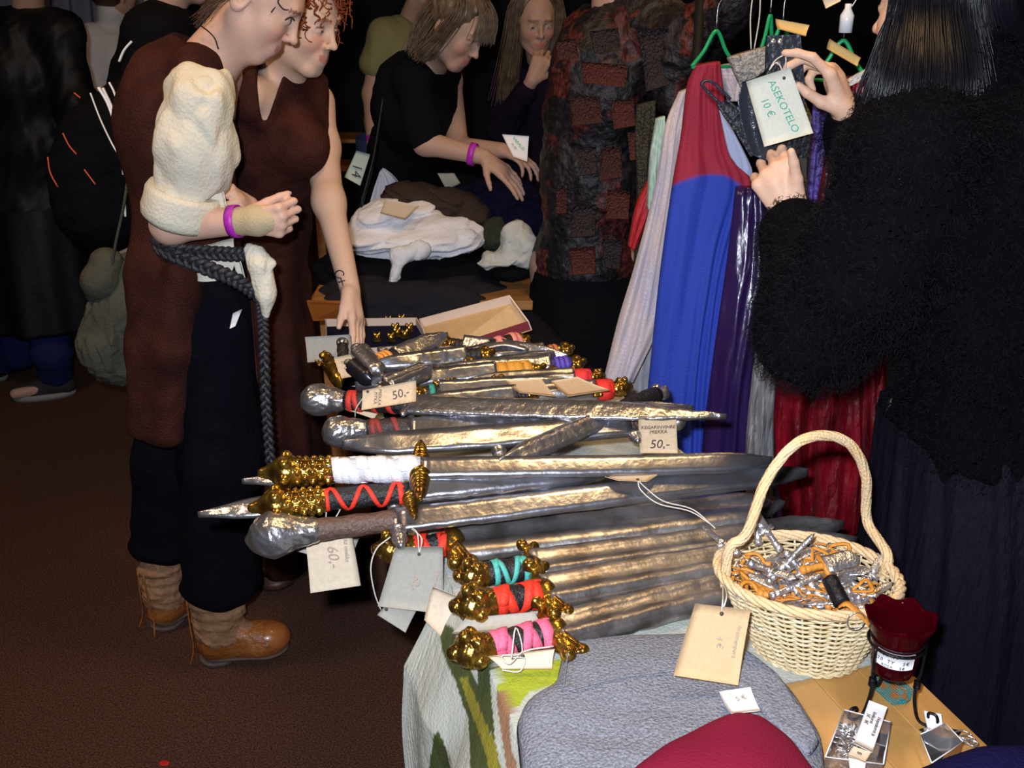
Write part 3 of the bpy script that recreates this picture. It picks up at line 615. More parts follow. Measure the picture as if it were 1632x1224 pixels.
def hand(S, w_, f, n, th, curl=(.3, .35, .4, .45), s=1.0, spread=.10, thumb=(.75, .35), tb=.3, k=.006):
    """w_ wrist, f towards the fingers, n palm side, th side of the thumb"""
    f = nrm(f); n = nrm(np.asarray(n)-f*np.dot(n, f)); t = nrm(np.asarray(th)-f*np.dot(th, f)-n*np.dot(th, n)); w_ = np.asarray(w_, float)
    off = (.030, .011, -.009, -.027); kl = (.083, .087, .082, .073); fl = ((.042, .026, .020), (.047, .029, .021), (.043, .027, .020), (.033, .020, .018))
    for i in range(4):
        kn = w_+s*(f*kl[i]+t*off[i]); S.cap(w_+s*(f*.012+t*off[i]*.5), kn, .0135*s, .0105*s, .010*s)
        d = nrm(f+t*spread*(1.2-i*.8)); p = kn; a = 0
        for j, L_ in enumerate(fl[i]):
            a += curl[i]*(1.0, 1.25, .8)[j]; dd = d*math.cos(a)+n*math.sin(a); q = p+dd*L_*s; r = (.0090, .0080, .0072, .0062)
            S.cap(p, q, r[j]*s, r[j+1]*s, .0035*s if j else k*s); p = q
    S.cap(w_+s*(f*.02), w_+s*(f*.065), .017*s, .018*s, .012*s)
    b0 = w_+s*(t*.020+f*.018); d = nrm(t*thumb[0]+f*(1-thumb[0]*.4)+n*thumb[1]); m_ = b0+d*.040*s; d2 = nrm(d+f*.5+n*tb); e_ = m_+d2*.030*s; d3 = nrm(d2+f*.3+n*tb*.6)
    S.cap(b0, m_, .0145*s, .0105*s, .012*s); S.cap(m_, e_, .0100*s, .0088*s, .004*s); S.cap(e_, e_+d3*.021*s, .0088*s, .0066*s, .003*s)
def foot(S, a, toe): S.cap(a, np.asarray(a)-UPV*.03, .036, .034, .02); S.cap(np.asarray(a)-UPV*.045, toe, .032, .022, .02)
def torso(S, J, F, sc=1.0):
    M = hframe(F); L_ = M[1]
    S.ell(J['pel'], V(.105, .165, .12)*sc, M, .05); S.ell(J['waist'], V(.085, .130, .12)*sc, M, .05); S.ell(J['chest'], V(.105, .150, .15)*sc, M, .05)
    S.cap(J['shR'], J['shL'], .052*sc, k=.05); S.cap(J['neck'], J['hb'], .056*sc, .050*sc, .03)
def tuft(pts0, dirs, n_, L_, r, seed=0, curl=0, cr=.01, seg=10, sides=4, drop=0, taper=.3):
    """bundle of hair strands as one mesh; pts0/dirs (n,3)"""
    rs = np.random.RandomState(seed); gs = []; 
    for i in range(n_):
        p = pts0[i]; d = nrm(dirs[i]); LL = L_*rs.uniform(.7, 1.1); a = rs.rand()*6.28; e1 = nrm(np.cross(d, (.3, .5, .81))); e2 = np.cross(d, e1); pts = []
        for j in range(seg):
            t = j/(seg-1); q = p+d*LL*t+V(0, 0, -drop)*t*t
            if curl: q = q+cr*(.3+t)*(e1*math.cos(a+curl*t)+e2*math.sin(a+curl*t))
            pts.append(q)
        gs.append(tube(pts, [r*(1-taper*t) for t in np.linspace(0, 1, seg)], sides, cap=False))
    v = np.vstack([g[0] for g in gs]); nv = len(gs[0][0]); f0 = np.array(gs[0][1]); f = (f0[None]+(np.arange(len(gs))*nv)[:, None, None]).reshape(-1, 4)
    return v, f
def strands(ctrls, n_, rad, r, seed=0, seg=22, sides=4, wave=.0, wf=9, noise=.3):
    """locks following guide curves; ctrls: list of control polylines"""
    rs = np.random.RandomState(seed); gs = []
    G = [spline(c, seg) for c in ctrls]
    for i in range(n_):
        u = rs.rand()*(len(G)-1); k = int(u); a = u-k; P = G[k]*(1-a)+G[min(k+1, len(G)-1)]*a
        o = rs.normal(size=3)*rad; ph = rs.rand()*6.28; t = np.linspace(0, 1, seg)[:, None]
        o2 = rs.normal(size=3)*rad*noise
        P = P+o*(.35+.65*t)+o2*t*t+wave*np.hstack([np.sin(t*wf+ph), np.cos(t*wf*1.1+ph), 0*t])*(.3+.7*t)
        gs.append(tube(P, [r*(1-.5*x) for x in np.linspace(0, 1, seg)], sides, cap=False))
    nv = len(gs[0][0]); f0 = np.array(gs[0][1]); return np.vstack([g[0] for g in gs]), (f0[None]+(np.arange(n_)*nv)[:, None, None]).reshape(-1, 4)
def hob(name, g, m, parent): me = quads_mesh(name, g); me.materials.append(m); return ob(name, me, None, parent)
def skirt(rings, nf=9, amp=.02, n=120, seed=0, thick=.003, open_=None):
    """cloth tube: rings (center, rx, ry, fold share)"""
    R_ = []; cs = spline([np.r_[np.asarray(r[0], float), r[1], r[2], r[3]] for r in rings], 30) if False else None
    A = np.array([np.r_[np.asarray(r[0], float), r[1], r[2], r[3]] for r in rings]); m = 34; U_ = np.linspace(0, len(A)-1, m)
    A = np.stack([np.interp(U_, range(len(A)), A[:, k]) for k in range(6)], 1)
    for _ in range(2): A[1:-1] = (A[:-2]+2*A[1:-1]+A[2:])/4
    th = np.linspace(0, 2*np.pi, n, endpoint=False); rs = np.random.RandomState(seed); ph = rs.rand(3)*6
    out, inn = [], []
    for a in A:
        fo = 1+amp/max(a[3], .05)*a[5]*(np.sin(nf*th+ph[0]+.8*np.sin(a[2]*3))*.6+.4*np.sin((nf*1.7//1)*th+ph[1]+a[2]*2)+.25*np.sin(3*th+ph[2]))
        out.append(np.c_[a[0]+a[3]*np.cos(th)*fo, a[1]+a[4]*np.sin(th)*fo, np.full(n, a[2])])
        inn.append(np.c_[a[0]+(a[3]-thick)*np.cos(th)*fo, a[1]+(a[4]-thick)*np.sin(th)*fo, np.full(n, a[2])])
    return loft(out+inn[::-1]+[out[0]], True, False)
def band(c, ax, r, w_, th=.0012, n=28, sx=1.0):
    ax = nrm(ax); R = axes(ax); pr = [(r, -w_/2), (r+th, -w_/2), (r+th, w_/2), (r, w_/2), (r, -w_/2)]
    a = np.linspace(0, 2*np.pi, n, endpoint=False); rings = []
    for (q, z) in pr: rings.append(np.asarray(c)+ax*z+np.outer(np.cos(a), R[1])*q+np.outer(np.sin(a), R[2])*q*sx)
    return loft(rings, True, False)
def person(label, base): return empty('person', base, label, 'person')
M_BAND = mat('purple_band', (.42, .02, .42), .45)
M_BROWN = mat('brown_wool', (.062, .019, .014), .92, spec=.1, bump=.7, bscale=230, color2=(.035, .011, .009), vscale=14)
M_CREAM = mat('cream_cotton', (.66, .62, .50), .85, bump=.35, bscale=150)
M_TROUS = mat('black_trousers', (.0035, .0035, .007), .92, spec=.08, bump=.5, bscale=90)
M_BOOT = mat('tan_leather', (.34, .12, .028), .42, bump=.5, bscale=80, color2=(.20, .06, .012), vscale=16, coat=.15)
M_BOOT2 = mat('tan_suede_shaft', (.32, .17, .085), .7, bump=.5, bscale=60, color2=(.22, .11, .055), vscale=18)
M_SOLE = mat('sole', (.10, .075, .06), .8)
M_HAIRBR = mat('brown_hair', (.075, .035, .020), .45)
M_HAIRRED = mat('red_hair', (.20, .040, .012), .42)
M_HAIRBL = mat('dark_blonde_hair', (.16, .115, .070), .42, color2=(.07, .045, .03), vscale=30)
M_HAIRBK = mat('black_hair', (.005, .005, .008), .34, spec=.45)
wrk = lambda a, s, seed: (lambda P: a*wr(P, s, seed))

# ---- woman with the brown tunic and rolled cream sleeves -----------------------------------------
W = person('woman in a brown tunic with rolled cream sleeve, braided belts and tan boots', (QZ(330, 1020, 0)))
hc = Q(408, -10, 2.15); HM = hframe((.79, .02, -.60), (.3, 0, 1))
J = dict(pel=Q(305, 470, 2.17), waist=Q(292, 350, 2.17), chest=Q(292, 215, 2.16), shR=Q(308, 140, 2.02), shL=Q(350, 118, 2.32), neck=Q(318, 108, 2.16), hb=hc+V(-.045, 0, -.055) @ np.eye(3))
elR, wrR = Q(272, 358, 1.99), Q(392, 352, 1.95); hdR = wrR-elR
elL, wrL = Q(330, 335, 2.36), Q(395, 330, 2.14)
knR, anR = Q(352, 735, 2.08), Q(345, 985, 2.10); knL, anL = Q(272, 730, 2.26), Q(262, 935, 2.27)
S = SDF(.0042); torso(S, J, (1, .05, 0), .86); head(S, hc, HM)
S.cap(J['neck']+V(.02, 0, 0), hc+V(-.02, 0, -.06), .050, .046, .03)
S.chain([J['shR'], elR, wrR], [.045, .038, .025]); S.chain([J['shL'], elL, wrL], [.045, .038, .025])
hand(S, wrR, hdR+V(0, 0, -.01), (-.2, .9, .1), (.1, .2, 1), (1.1, 1.2, 1.25, 1.3), .92, thumb=(.4, .8), tb=.6)
hand(S, wrL, (-.1, -.9, .45), (-.6, 0, -.3), (.3, 0, 1), (.9, 1.0, 1.1, 1.1), .85)
S.chain([Q(325, 490, 2.08), knR, anR], [.085, .055, .036]); S.chain([Q(290, 490, 2.26), knL, anL], [.085, .055, .036]); foot(S, anR, anR+V(.08, -.01, -.06)); foot(S, anL, anL+V(.01, .06, -.06))
sob('body', S, M_SKIN, W, colf=lambda P: face_col(P, hc, HM, 1, SKIN))
# tunic: shoulders, back, chest, and the long back panel
S = SDF(.005); Mx = hframe((1, .05, 0))
S.ell(J['chest']+V(-.012, 0, .01), (.122, .165, .175), Mx, .05).ell(J['waist']+V(.01, 0, 0), (.112, .150, .15), Mx, .06).ell(J['pel']+V(-.01, 0, .05), (.112, .160, .12), Mx, .06)
S.cap(Q(312, 112, 2.05), Q(345, 100, 2.29), .050, .044, .05).cap(Q(262, 130, 2.12), Q(304, 92, 2.17), .058, .054, .04)
S.chain([Q(266, 450, 2.07), Q(256, 560, 2.06), Q(250, 670, 2.05)], [.080, .066, .064], .04).chain([Q(288, 440, 1.99), Q(282, 560, 2.0), Q(272, 690, 2.0)], [.040, .034, .030], .04).cut(Q(250, 690, 2.05), (-.25, 0, -1))
S.cap(Q(352, 62, 2.14), Q(322, 50, 2.17), .058, .056, .01, True)
sob('tunic', S, M_BROWN, W, wrk(.0035, 4.0, 3))
def panel(L, Rr, n=26, thick=.004, fold=.01, nf=3, seed=0, m=26, bulge=0.0):
    A, B = spline(L, n), spline(Rr, n); G = np.zeros((n, m, 3))
    for i in range(n):
        for j, s in enumerate(np.linspace(0, 1, m)):
            G[i, j] = A[i]*(1-s)+B[i]*s+V(0, -1, 0)*(fold*math.sin(s*nf*6.283+seed+i*.05)*(i/n)**.6+bulge*math.sin(math.pi*s))
    return slab(G, thick)
ob('tunic_front_panel', panel([Q(392, 395, 2.03), Q(402, 480, 2.03), Q(412, 600, 2.04)], [Q(414, 395, 2.08), Q(424, 480, 2.08), Q(420, 640, 2.08)], fold=.003, nf=1), M_BROWN, W)
# shirt: rolled right sleeve, hem under the belt
S = SDF(.0045); S.cap(Q(322, 162, 2.00), Q(308, 225, 1.985), .070, .074, .03).cap(Q(308, 225, 1.985), Q(290, 318, 1.985), .074, .058, .03)
S.cap(Q(334, 240, 2.02), Q(330, 300, 2.03), .045, .035, .03)
def slv(P): return .0045*wr(P*V(1.5, 1.5, .8), 3.2, 8)+.0080*ridge((P@np.array([[1, 0, .5], [0, 1, 0], [-.5, 0, 1]]))*V(1.6, 1.2, .55), 3.0, 5)
sob('sleeve', S, M_CREAM, W, slv)
cf = Q(288, 330, 1.985); cax = nrm(Q(300, 270, 1.98)-Q(284, 345, 1.985)); Rc = axes(cax)
prof = []; a_ = np.linspace(0, 2*np.pi, 40, endpoint=False); rings = []
for (q, z) in ((.058, .036), (.068, .038), (.073, .026), (.072, .008), (.074, -.008), (.072, -.024), (.064, -.034), (.050, -.034), (.046, -.01)):
    rings.append(cf+cax*z+np.outer(np.cos(a_), Rc[1])*q*(1+.03*np.sin(3*a_+z*60))[:, None]+np.outer(np.sin(a_), Rc[2])*q*(1+.04*np.sin(4*a_+z*50))[:, None])
ob('rolled_cuff', loft(rings), M_CREAM, W)
ob('shirt_hem', panel([Q(310, 392, 1.985), Q(312, 420, 1.985), Q(310, 446, 1.985)], [Q(372, 380, 1.99), Q(374, 420, 1.99), Q(362, 446, 1.99)], n=10, fold=.004, nf=1, bulge=.015), M_CREAM, W)
ob('shirt_hem', panel([Q(366, 398, 1.985), Q(374, 425, 1.985), Q(380, 446, 1.985)], [Q(374, 396, 1.985), Q(384, 425, 1.985), Q(392, 460, 1.985)], n=10, fold=.002, nf=1), M_CREAM, W)
ob('shirt_front', panel([Q(344, 255, 1.99), Q(338, 300, 1.99), Q(330, 335, 1.99)], [Q(352, 300, 1.99), Q(360, 330, 1.99), Q(366, 345, 1.99)], n=10, fold=.003, nf=1, m=8), M_CREAM, W)
# trousers
S = SDF(.0055); S.ell(Q(325, 480, 2.15), (.125, .165, .13), None, .05)
S.chain([Q(340, 520, 2.08), Q(348, 730, 2.07), Q(352, 900, 2.09)], [.100, .088, .095], .04); S.ell(Q(350, 930, 2.09), (.10, .085, .05), k=.03)
S.chain([Q(300, 520, 2.24), Q(272, 730, 2.26), Q(268, 830, 2.28)], [.098, .090, .092], .04); S.ell(Q(268, 862, 2.28), (.10, .09, .045), k=.03)
sob('trousers', S, M_TROUS, W, wrk(.006, 3.2, 11))
ob('white_label', panel([Q(371, 500, 1.94), Q(366, 524, 1.94)], [Q(385, 494, 1.94), Q(375, 520, 1.94)], n=4, m=4, fold=0), M_PAPER, W)
# boots
def boot(heel, toe, shaft, nm='boot', flip=1):
    f = nrm((toe-heel)*V(1, 1, 0)); L_ = np.linalg.norm((toe-heel)*V(1, 1, 0)); lft = np.cross(UPV, f); b = heel*V(1, 1, 0)
    S = SDF(.0035); T = lambda x, y, z: b+f*x+lft*y+UPV*z
    S.cap(T(.045, 0, .055), T(.055, 0, .10), .043, .042, .03).cap(T(.05, 0, .045), T(L_-.065, 0, .045), .038, .040, .03).ell(T(L_-.058, 0, .050), (.060, .046, .042), np.array([f, lft, UPV]), .03).cap(T(.06, 0, .09), T(L_-.10, 0, .06), .040, .034, .03)
    S.cut(T(0, 0, .020), (0, 0, -1))
    B = sob(nm, S, M_BOOT, W, lambda P: .0012*wr(P, 14, 2)); 
    S = SDF(.0035); S.ell(T(L_-.055, 0, .053), (.0615, .0475, .044), np.array([f, lft, UPV]), .02).cut(T(L_-.088, 0, .02), -f).cut(T(0, 0, .024), (0, 0, -1)); sob('toe_cap', S, mat('red_brown_leather', (.26, .055, .012), .33, coat=.3, color2=(.36, .12, .03), vscale=20), B)
    S = SDF(.004); S.cap(T(.050, 0, .085), T(.052, 0, .12), .048, .050, .02).cap(T(.06, 0, .085), T(.135, 0, .062), .044, .036, .03).cut(T(0, 0, .035), (0, 0, -1)).cap(T(.050, 0, .11), shaft, .048, .056, .02).ell(T(.05, 0, .125), (.056, .050, .02), k=.01).ell(T(.052, 0, .15), (.058, .052, .018), k=.01).ell(T(.048, 0, .178), (.058, .053, .018), k=.01)
    sob('shaft', S, M_BOOT2, B, lambda P: .0025*ridge(P*V(1, 1, 2), 9, 5))
    o = [];
    for k in np.linspace(0, 1, 24): o.append(k)
    th = np.linspace(0, 2*np.pi, 36, endpoint=False); px = L_/2-.0+(L_/2+.008)*np.cos(th); wy = .040*np.sin(th)*(1+.10*np.cos(th))
    rg = [np.array([T(px[i], wy[i]*q, z+.014*max(0, (px[i]-L_*.72)/(L_*.3))) for i in range(36)]) for (q, z) in ((.96, .012), (1.05, .013), (1.05, .020), (.9, .021))]
    S = SDF(.0035); S.cap(T(.05, 0, .04), T(L_-.06, 0, .04), .044, .047, .02).ell(T(L_-.05, 0, .04), (.058, .046, .036), np.array([f, lft, UPV]), .02).cut(T(0, 0, .012), (0, 0, -1)).cut(T(0, 0, .024), (0, 0, 1)); sob('sole', S, M_SOLE, B)
    S = SDF(.0035); S.cap(T(.045, 0, .02), T(.055, 0, .02), .044, .042, .02).cut(T(0, 0, .001), (0, 0, -1)).cut(T(0, 0, .014), (0, 0, 1)).cut(T(.085, 0, 0), f); sob('heel', S, M_SOLE, B)
    for q in (-.01, .012): ob('bootlace', tube(spline([T(-.008, q, .19), T(-.008, q*1.4, .12), T(-.006, q*2, .05), T(-.018, q*3, .006)], 14), .0024, 5), M_BOOT, B)
    return T
boot(QZ(318, 1052, 0), QZ(462, 1040, 0), Q(355, 968, 2.10))
boot(QZ(244, 1008, 0), QZ(244, 1008, 0)+V(.13, .20, 0), Q(262, 900, 2.27))
# braided belts
M_BELT = mat('grey_braid', (.030, .030, .036), .42, bump=.4, bscale=200)
def braid(pts, n_, r, name='braided_belt', par=None):
    P = spline(pts, n_); fr = frames(P); gs = []
    for k in range(3):
        Q_ = [P[i]+fr[i][1]*r*.5*math.sin(2*(i*.36+k*2.094))+fr[i][2]*r*math.sin(i*.36+k*2.094) for i in range(n_)]
        gs.append(tube(Q_, r*.52, 6))
    return ob(name, join(*gs), M_BELT, par)
braid([Q(228, 372, 2.09), Q(262, 396, 1.99), Q(320, 402, 1.955), Q(372, 405, 1.955), Q(412, 404, 1.98)], 110, .0105, par=W)
braid([Q(226, 378, 2.09), Q(268, 402, 1.985), Q(325, 425, 1.945), Q(375, 446, 1.945), Q(414, 472, 1.97)], 110, .0115, par=W)
braid([Q(414, 468, 1.96), Q(420, 530, 1.955), Q(424, 640, 1.955), Q(432, 746, 1.95)], 150, .0085, par=W)
# tied white cloth at the belt
S = SDF(.0032); S.cap(Q(398, 396, 1.955), Q(414, 420, 1.945), .012, .022, .01).cap(Q(414, 420, 1.945), Q(424, 470, 1.94), .022, .020, .01).cap(Q(424, 470, 1.94), Q(424, 500, 1.94), .019, .008, .01).cap(Q(412, 404, 1.95), Q(434, 420, 1.945), .012, .008, .01).cap(Q(402, 410, 1.945), Q(412, 452, 1.94), .008, .012, .008)
sob('tied_white_cloth', S, M_CREAM, W, lambda P: .0022*ridge(P*V(2.4, 2.4, .35), 9, 4))
ob('purple_wristband', band(elR+hdR*.86, hdR, .0285, .018, sx=1.1), M_BAND, W)
S = SDF(.003); S.cap(elR+hdR*.93, elR+hdR*1.16, .0285, .030, .01).cap(elR+hdR*1.16, elR+hdR*1.30, .030, .024, .01); sob('wrist_wrap', S, mat('beige_bandage', (.50, .40, .24), .9, bump=.4, bscale=300), W)
# hair pinned up, face paint, cord
S = SDF(.004); TH = lambda x, y, z: hc+V(x, y, z) @ HM
S.ell(TH(-.022, 0, .045), (.094, .080, .090), HM, .02).ell(TH(-.10, 0, .05), (.04, .045, .045), HM, .02); S.cut(TH(.045, 0, 0), HM[0])
sob('hair', S, M_HAIRBR, W, lambda P: .002*wr(P*V(3, 3, 1), 12, 1))
rs = np.random.RandomState(4); 
hob('hair_wisps', strands([[TH(-.02, q, -.01), TH(-.04, q*1.05, -.05), TH(-.05, q, -.10)] for q in (-.076, -.07)], 50, .008, .0009, 4, 12, 3, .004, 8), M_HAIRBR, W)
M_PAINT = mat('black_face_paint', (.015, .012, .012), .6)
pp = lambda a, z: TH(.083-.35*a*a/.07*0-max(0, abs(a)-.02)*.9, -abs(a)-.0, z)
for cr in ([(.052, .030), (.058, .012), (.064, -.002)], [(.044, .022), (.052, .016), (.062, .022), (.058, .034), (.050, .030)], [(.030, .008), (.040, .010), (.048, .000)]):
    pts = []
    for (y_, z_) in cr:
        xx = .034+.058*math.sqrt(max(.02, 1-(y_/.062)**2-((z_+.015)/.084)**2))+.010; pts.append(TH(xx, -y_, z_))
    ob('face_paint', tube(spline(pts, 16), .0016, 5), M_PAINT, W)
ob('neck_cord', tube(spline([Q(300, 38, 2.10), Q(318, 40, 2.08), Q(340, 58, 2.075), Q(348, 78, 2.08)], 20), .0014, 5), M_LEATHERBLK, W)

# ---- woman with red curls in the brown dress -----------------------------------------------------
W = person('woman with red curls in a sleeveless brown dress reaching down to the swords', QZ(450, 900, 0)*V(1, 0, 0)+V(0, 2.5, 0))
hc = Q(474, 28, 2.44); HM = hframe((.86, -.36, -.30), (.12, 0, 1))
J = dict(pel=Q(418, 470, 2.56), waist=Q(426, 350, 2.54), chest=Q(448, 215, 2.52), shR=Q(398, 150, 2.40), shL=Q(498, 162, 2.60), neck=Q(440, 130, 2.52), hb=hc+V(-.03, .01, -.06))
el, wrp = Q(524, 322, 2.40), Q(558, 462, 2.22)
S = SDF(.0042); torso(S, J, (.85, -.5, 0), .86); head(S, hc, HM)
S.cap(J['neck']+V(.01, 0, -.02), hc+V(-.02, .01, -.07), .048, .044, .03)
S.chain([J['shL']+V(.012, -.02, 0), Q(512, 235, 2.53), el, wrp], [.044, .043, .036, .0235], .03); S.chain([J['shR']+V(-.02, .03, -.02), Q(380, 280, 2.52), Q(385, 400, 2.50)], [.036, .036, .03])
hand(S, wrp, Q(576, 548, 2.13)-wrp, (-.75, .1, -.2), (-.1, -.9, .1), (.10, .13, .14, .14), 1.0, spread=.05, thumb=(.30, .3), tb=.2)
S.chain([J['pel']+V(.02, -.06, -.05), J['pel']*V(1, 1, 0)+V(.02, -.06, .5), J['pel']*V(1, 1, 0)+V(.02, -.06, .12)], [.07, .05, .035]); S.chain([J['pel']+V(-.04, .06, -.05), J['pel']*V(1, 1, 0)+V(-.03, .06, .5), J['pel']*V(1, 1, 0)+V(-.03, .06, .12)], [.07, .05, .035])
sob('body', S, M_SKIN, W, colf=lambda P: face_col(P, hc, HM, 1, SKIN2, V(.30, .10, .05)))
S = SDF(.005); Mx = hframe((.85, -.5, 0))
S.ell(J['chest']+V(0, 0, -.005), (.118, .158, .168), Mx, .05).ell(Q(478, 235, 2.42), (.07, .07, .07), k=.05).ell(J['waist'], (.095, .135, .16), Mx, .06).ell(J['pel']+V(0, 0, .0), (.105, .160, .16), Mx, .06)
S.cap(Q(394, 138, 2.42), Q(496, 142, 2.585), .060, .048, .05).cap(Q(396, 118, 2.46), Q(430, 130, 2.46), .045, .045, .04).cap(Q(388, 150, 2.40), Q(410, 172, 2.38), .045, .045, .04)
S.cap(J['neck']+V(.014, -.02, .045), J['neck']+V(.030, -.03, .12), .054, .064, .008, True)
[S.cap(Q(430, 112, y_), Q(422, 188, y_), .030, .007, .003, True) for y_ in np.arange(2.34, 2.47, .012)]
S.cap(Q(520, 196, 2.56), Q(540, 160, 2.60), .030, .045, .01, True)
sob('dress_top', S, M_BROWN, W, wrk(.003, 4, 6))
cx = J['pel']; ob('dress_skirt', skirt([(cx+V(0, 0, .14), .110, .14, .1), (cx+V(.0, 0, -.05), .118, .15, .4), (V(cx[0]+.005, cx[1], .55), .125, .17, .8), (V(cx[0]+.005, cx[1], .06), .14, .20, 1)], 8, .012, seed=4), M_BROWN, W)
rs = np.random.RandomState(8); TH = lambda x, y, z: hc+V(x, y, z) @ HM
S = SDF(.004); S.ell(TH(-.025, 0, .045), (.096, .086, .090), HM, .02); S.cut(TH(.050, 0, 0), HM[0]); Hc = sob('hair', S, M_HAIRRED, W, lambda P: .006*wr(P, 16, 1))
N_ = 420; ph = rs.uniform(0, 6.28, N_); ct = rs.uniform(-.45, 1, N_); st = np.sqrt(1-ct**2); loc_ = np.c_[-.022+.094*st*np.cos(ph), .084*st*np.sin(ph), .042+.088*ct]
ok = (loc_[:, 0] < .052) | (loc_[:, 2] > .075); loc_ = loc_[ok]
P0 = np.array([TH(*q) for q in loc_]); D0 = np.array([nrm((q-V(-.022, 0, .03))*V(1, 1, .5)+V(-.01, 0, -.045)) @ HM for q in loc_])
hob('curls', tuft(P0, D0, len(P0), .055, .0022, 3, curl=13, cr=.007, seg=16, sides=4, drop=.02), M_HAIRRED, W)
q0 = np.array([TH(.072-.2*abs(y), y, .080-.3*abs(y)) for y in (-.05, -.035, -.02, .02, .04, .055)]*2); hob('forehead_curls', tuft(q0, [V(.1, -.1, -1)]*12, 12, .065, .0020, 5, curl=14, cr=.006, seg=18), M_HAIRRED, W)
a0 = Q(541, 437, 2.275)
ob('wrist_tattoo', join(tube(spline([Q(541+7*math.cos(t), 437+6*math.sin(t), 2.222) for t in np.linspace(0, 6.28, 12)], 30), .0014, 4), tube([Q(543, 443, 2.216), Q(548, 458, 2.203)], .0014, 4), tube([Q(539, 450, 2.212), Q(550, 447, 2.212)], .0014, 4)), M_PAINT, W)

# ---- woman in black with a dark blonde fringe, leaning over the clothes -------------------------
W = person('woman in a black top with dark blonde fringe leaning over the clothes', (-.25, 3.45, 0))
hc = Q(728, 42, 3.25); HM = hframe((.70, -.45, -.55), (.25, 0, 1))
J = dict(pel=Q(640, 330, 3.66), waist=Q(642, 240, 3.58), chest=Q(660, 165, 3.42), shR=Q(660, 128, 3.25), shL=Q(715, 128, 3.55), neck=Q(682, 100, 3.40), hb=hc+V(-.05, .02, -.05))
el, wrp = Q(678, 228, 3.18), Q(772, 250, 3.14)
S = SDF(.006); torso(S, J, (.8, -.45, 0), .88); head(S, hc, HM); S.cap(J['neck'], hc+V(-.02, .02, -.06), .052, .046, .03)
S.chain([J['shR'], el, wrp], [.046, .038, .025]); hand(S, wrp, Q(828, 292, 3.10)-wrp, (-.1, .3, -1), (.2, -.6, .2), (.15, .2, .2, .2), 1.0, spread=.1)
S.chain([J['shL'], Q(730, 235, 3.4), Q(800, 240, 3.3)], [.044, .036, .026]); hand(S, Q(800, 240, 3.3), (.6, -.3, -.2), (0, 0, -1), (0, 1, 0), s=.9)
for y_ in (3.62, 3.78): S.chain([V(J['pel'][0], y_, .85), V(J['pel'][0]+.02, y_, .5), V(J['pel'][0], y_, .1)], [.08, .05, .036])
sob('body', S, M_SKIN, W, colf=lambda P: face_col(P, hc, HM, 1, SKIN*.66))  # skin base scaled down evenly to stand in for shading at this distance
S = SDF(.006); Mx = hframe((.8, -.45, 0)); S.ell(J['chest'], (.125, .17, .17), Mx, .05).ell(J['waist'], (.115, .15, .15), Mx, .06).ell(J['pel'], (.15, .20, .20), Mx, .06).cap(J['shR']+V(-.01, 0, -.0), J['shL'], .056, .05, .05)
S.chain([J['shR'], J['shR']*.15+el*.85], [.060, .056], .03); S.cap(Q(700, 88, 3.30), Q(716, 70, 3.3), .06, .06, .01, True)
sob('black_top', S, M_BLACK, W, wrk(.005, 4, 5))
ob('trousers', skirt([(J['pel']+V(0, 0, .05), .15, .17, .2), (V(J['pel'][0], J['pel'][1], .5), .15, .18, .5), (V(J['pel'][0], J['pel'][1], .05), .15, .18, .6)], 5, .01), M_BLACK, W)
ob('purple_wristband', band(el*.2+wrp*.8, wrp-el, .031, .020, sx=1.1), M_BAND, W)
S = SDF(.005); TH = lambda x, y, z: hc+V(x, y, z) @ HM; S.ell(TH(-.02, 0, .045), (.100, .086, .094), HM, .02); S.cut(TH(.06, 0, 0), HM[0]); sob('hair', S, M_HAIRBL, W, lambda P: .003*wr(P*V(2, 2, 1), 14, 1))
hob('long_hair', strands([[TH(.02-.02*abs(q)*20, q, .11), TH(.03, q*1.25+.001, .06), TH(.02, q*1.2, -.04), TH(.0, q*1.2, -.11)] for q in (-.085, -.078, -.06)]+[[TH(-.02, q, .13), TH(-.09, q, .05), TH(-.10, q, -.06), TH(-.08, q*1.2, -.14)] for q in (-.05, 0, .05, .08)], 420, .011, .0018, 2, 16, 4, .003, 6), M_HAIRBL, W)
hob('fringe', strands([[TH(.0, q*.6, .125), TH(.075, q*.9, .085), TH(.102, q, .02)] for q in (-.055, -.03, 0, .03, .055)], 200, .006, .0016, 9, 12, 4), M_HAIRBL, W)
ob('white_apron', panel([Q(606, 272, 3.3), Q(596, 300, 3.3), Q(586, 335, 3.3)], [Q(610, 268, 3.3), Q(630, 285, 3.3), Q(646, 312, 3.3)], n=14, fold=.006, nf=3), mat('pale_blue_cloth', (.42, .45, .56), .8), W)

# ---- long haired woman with her hand at her mouth ------------------------------------------------
W = person('long haired woman in dark clothes holding a hand to her mouth', (.15, 4.1, 0))
hc = Q(852, 32, 3.95); HM = hframe((.25, -1, -.25))
J = dict(pel=Q(850, 330, 4.1), waist=Q(850, 250, 4.08), chest=Q(850, 170, 4.06), shR=Q(806, 130, 4.05), shL=Q(905, 130, 4.05), neck=Q(860, 98, 4.04), hb=hc+V(0, .03, -.06))
S = SDF(.006); torso(S, J, (0, -1, 0), .86); head(S, hc, HM); S.chain([J['shR'], Q(800, 210, 3.95), Q(848, 128, 3.82)], [.045, .036, .025]); hand(S, Q(848, 128, 3.82), (.5, .1, 1), (0, 1, 0), (1, 0, 0), (.9, .9, .9, .9), 1.0)
S.chain([J['shL'], Q(915, 220, 4.0), Q(915, 300, 3.95)], [.045, .036, .025])
for x_ in (-.09, .09): S.chain([J['pel']+V(x_, 0, -.05), V(J['pel'][0]+x_, 4.1, .5), V(J['pel'][0]+x_, 4.1, .1)], [.08, .05, .036])
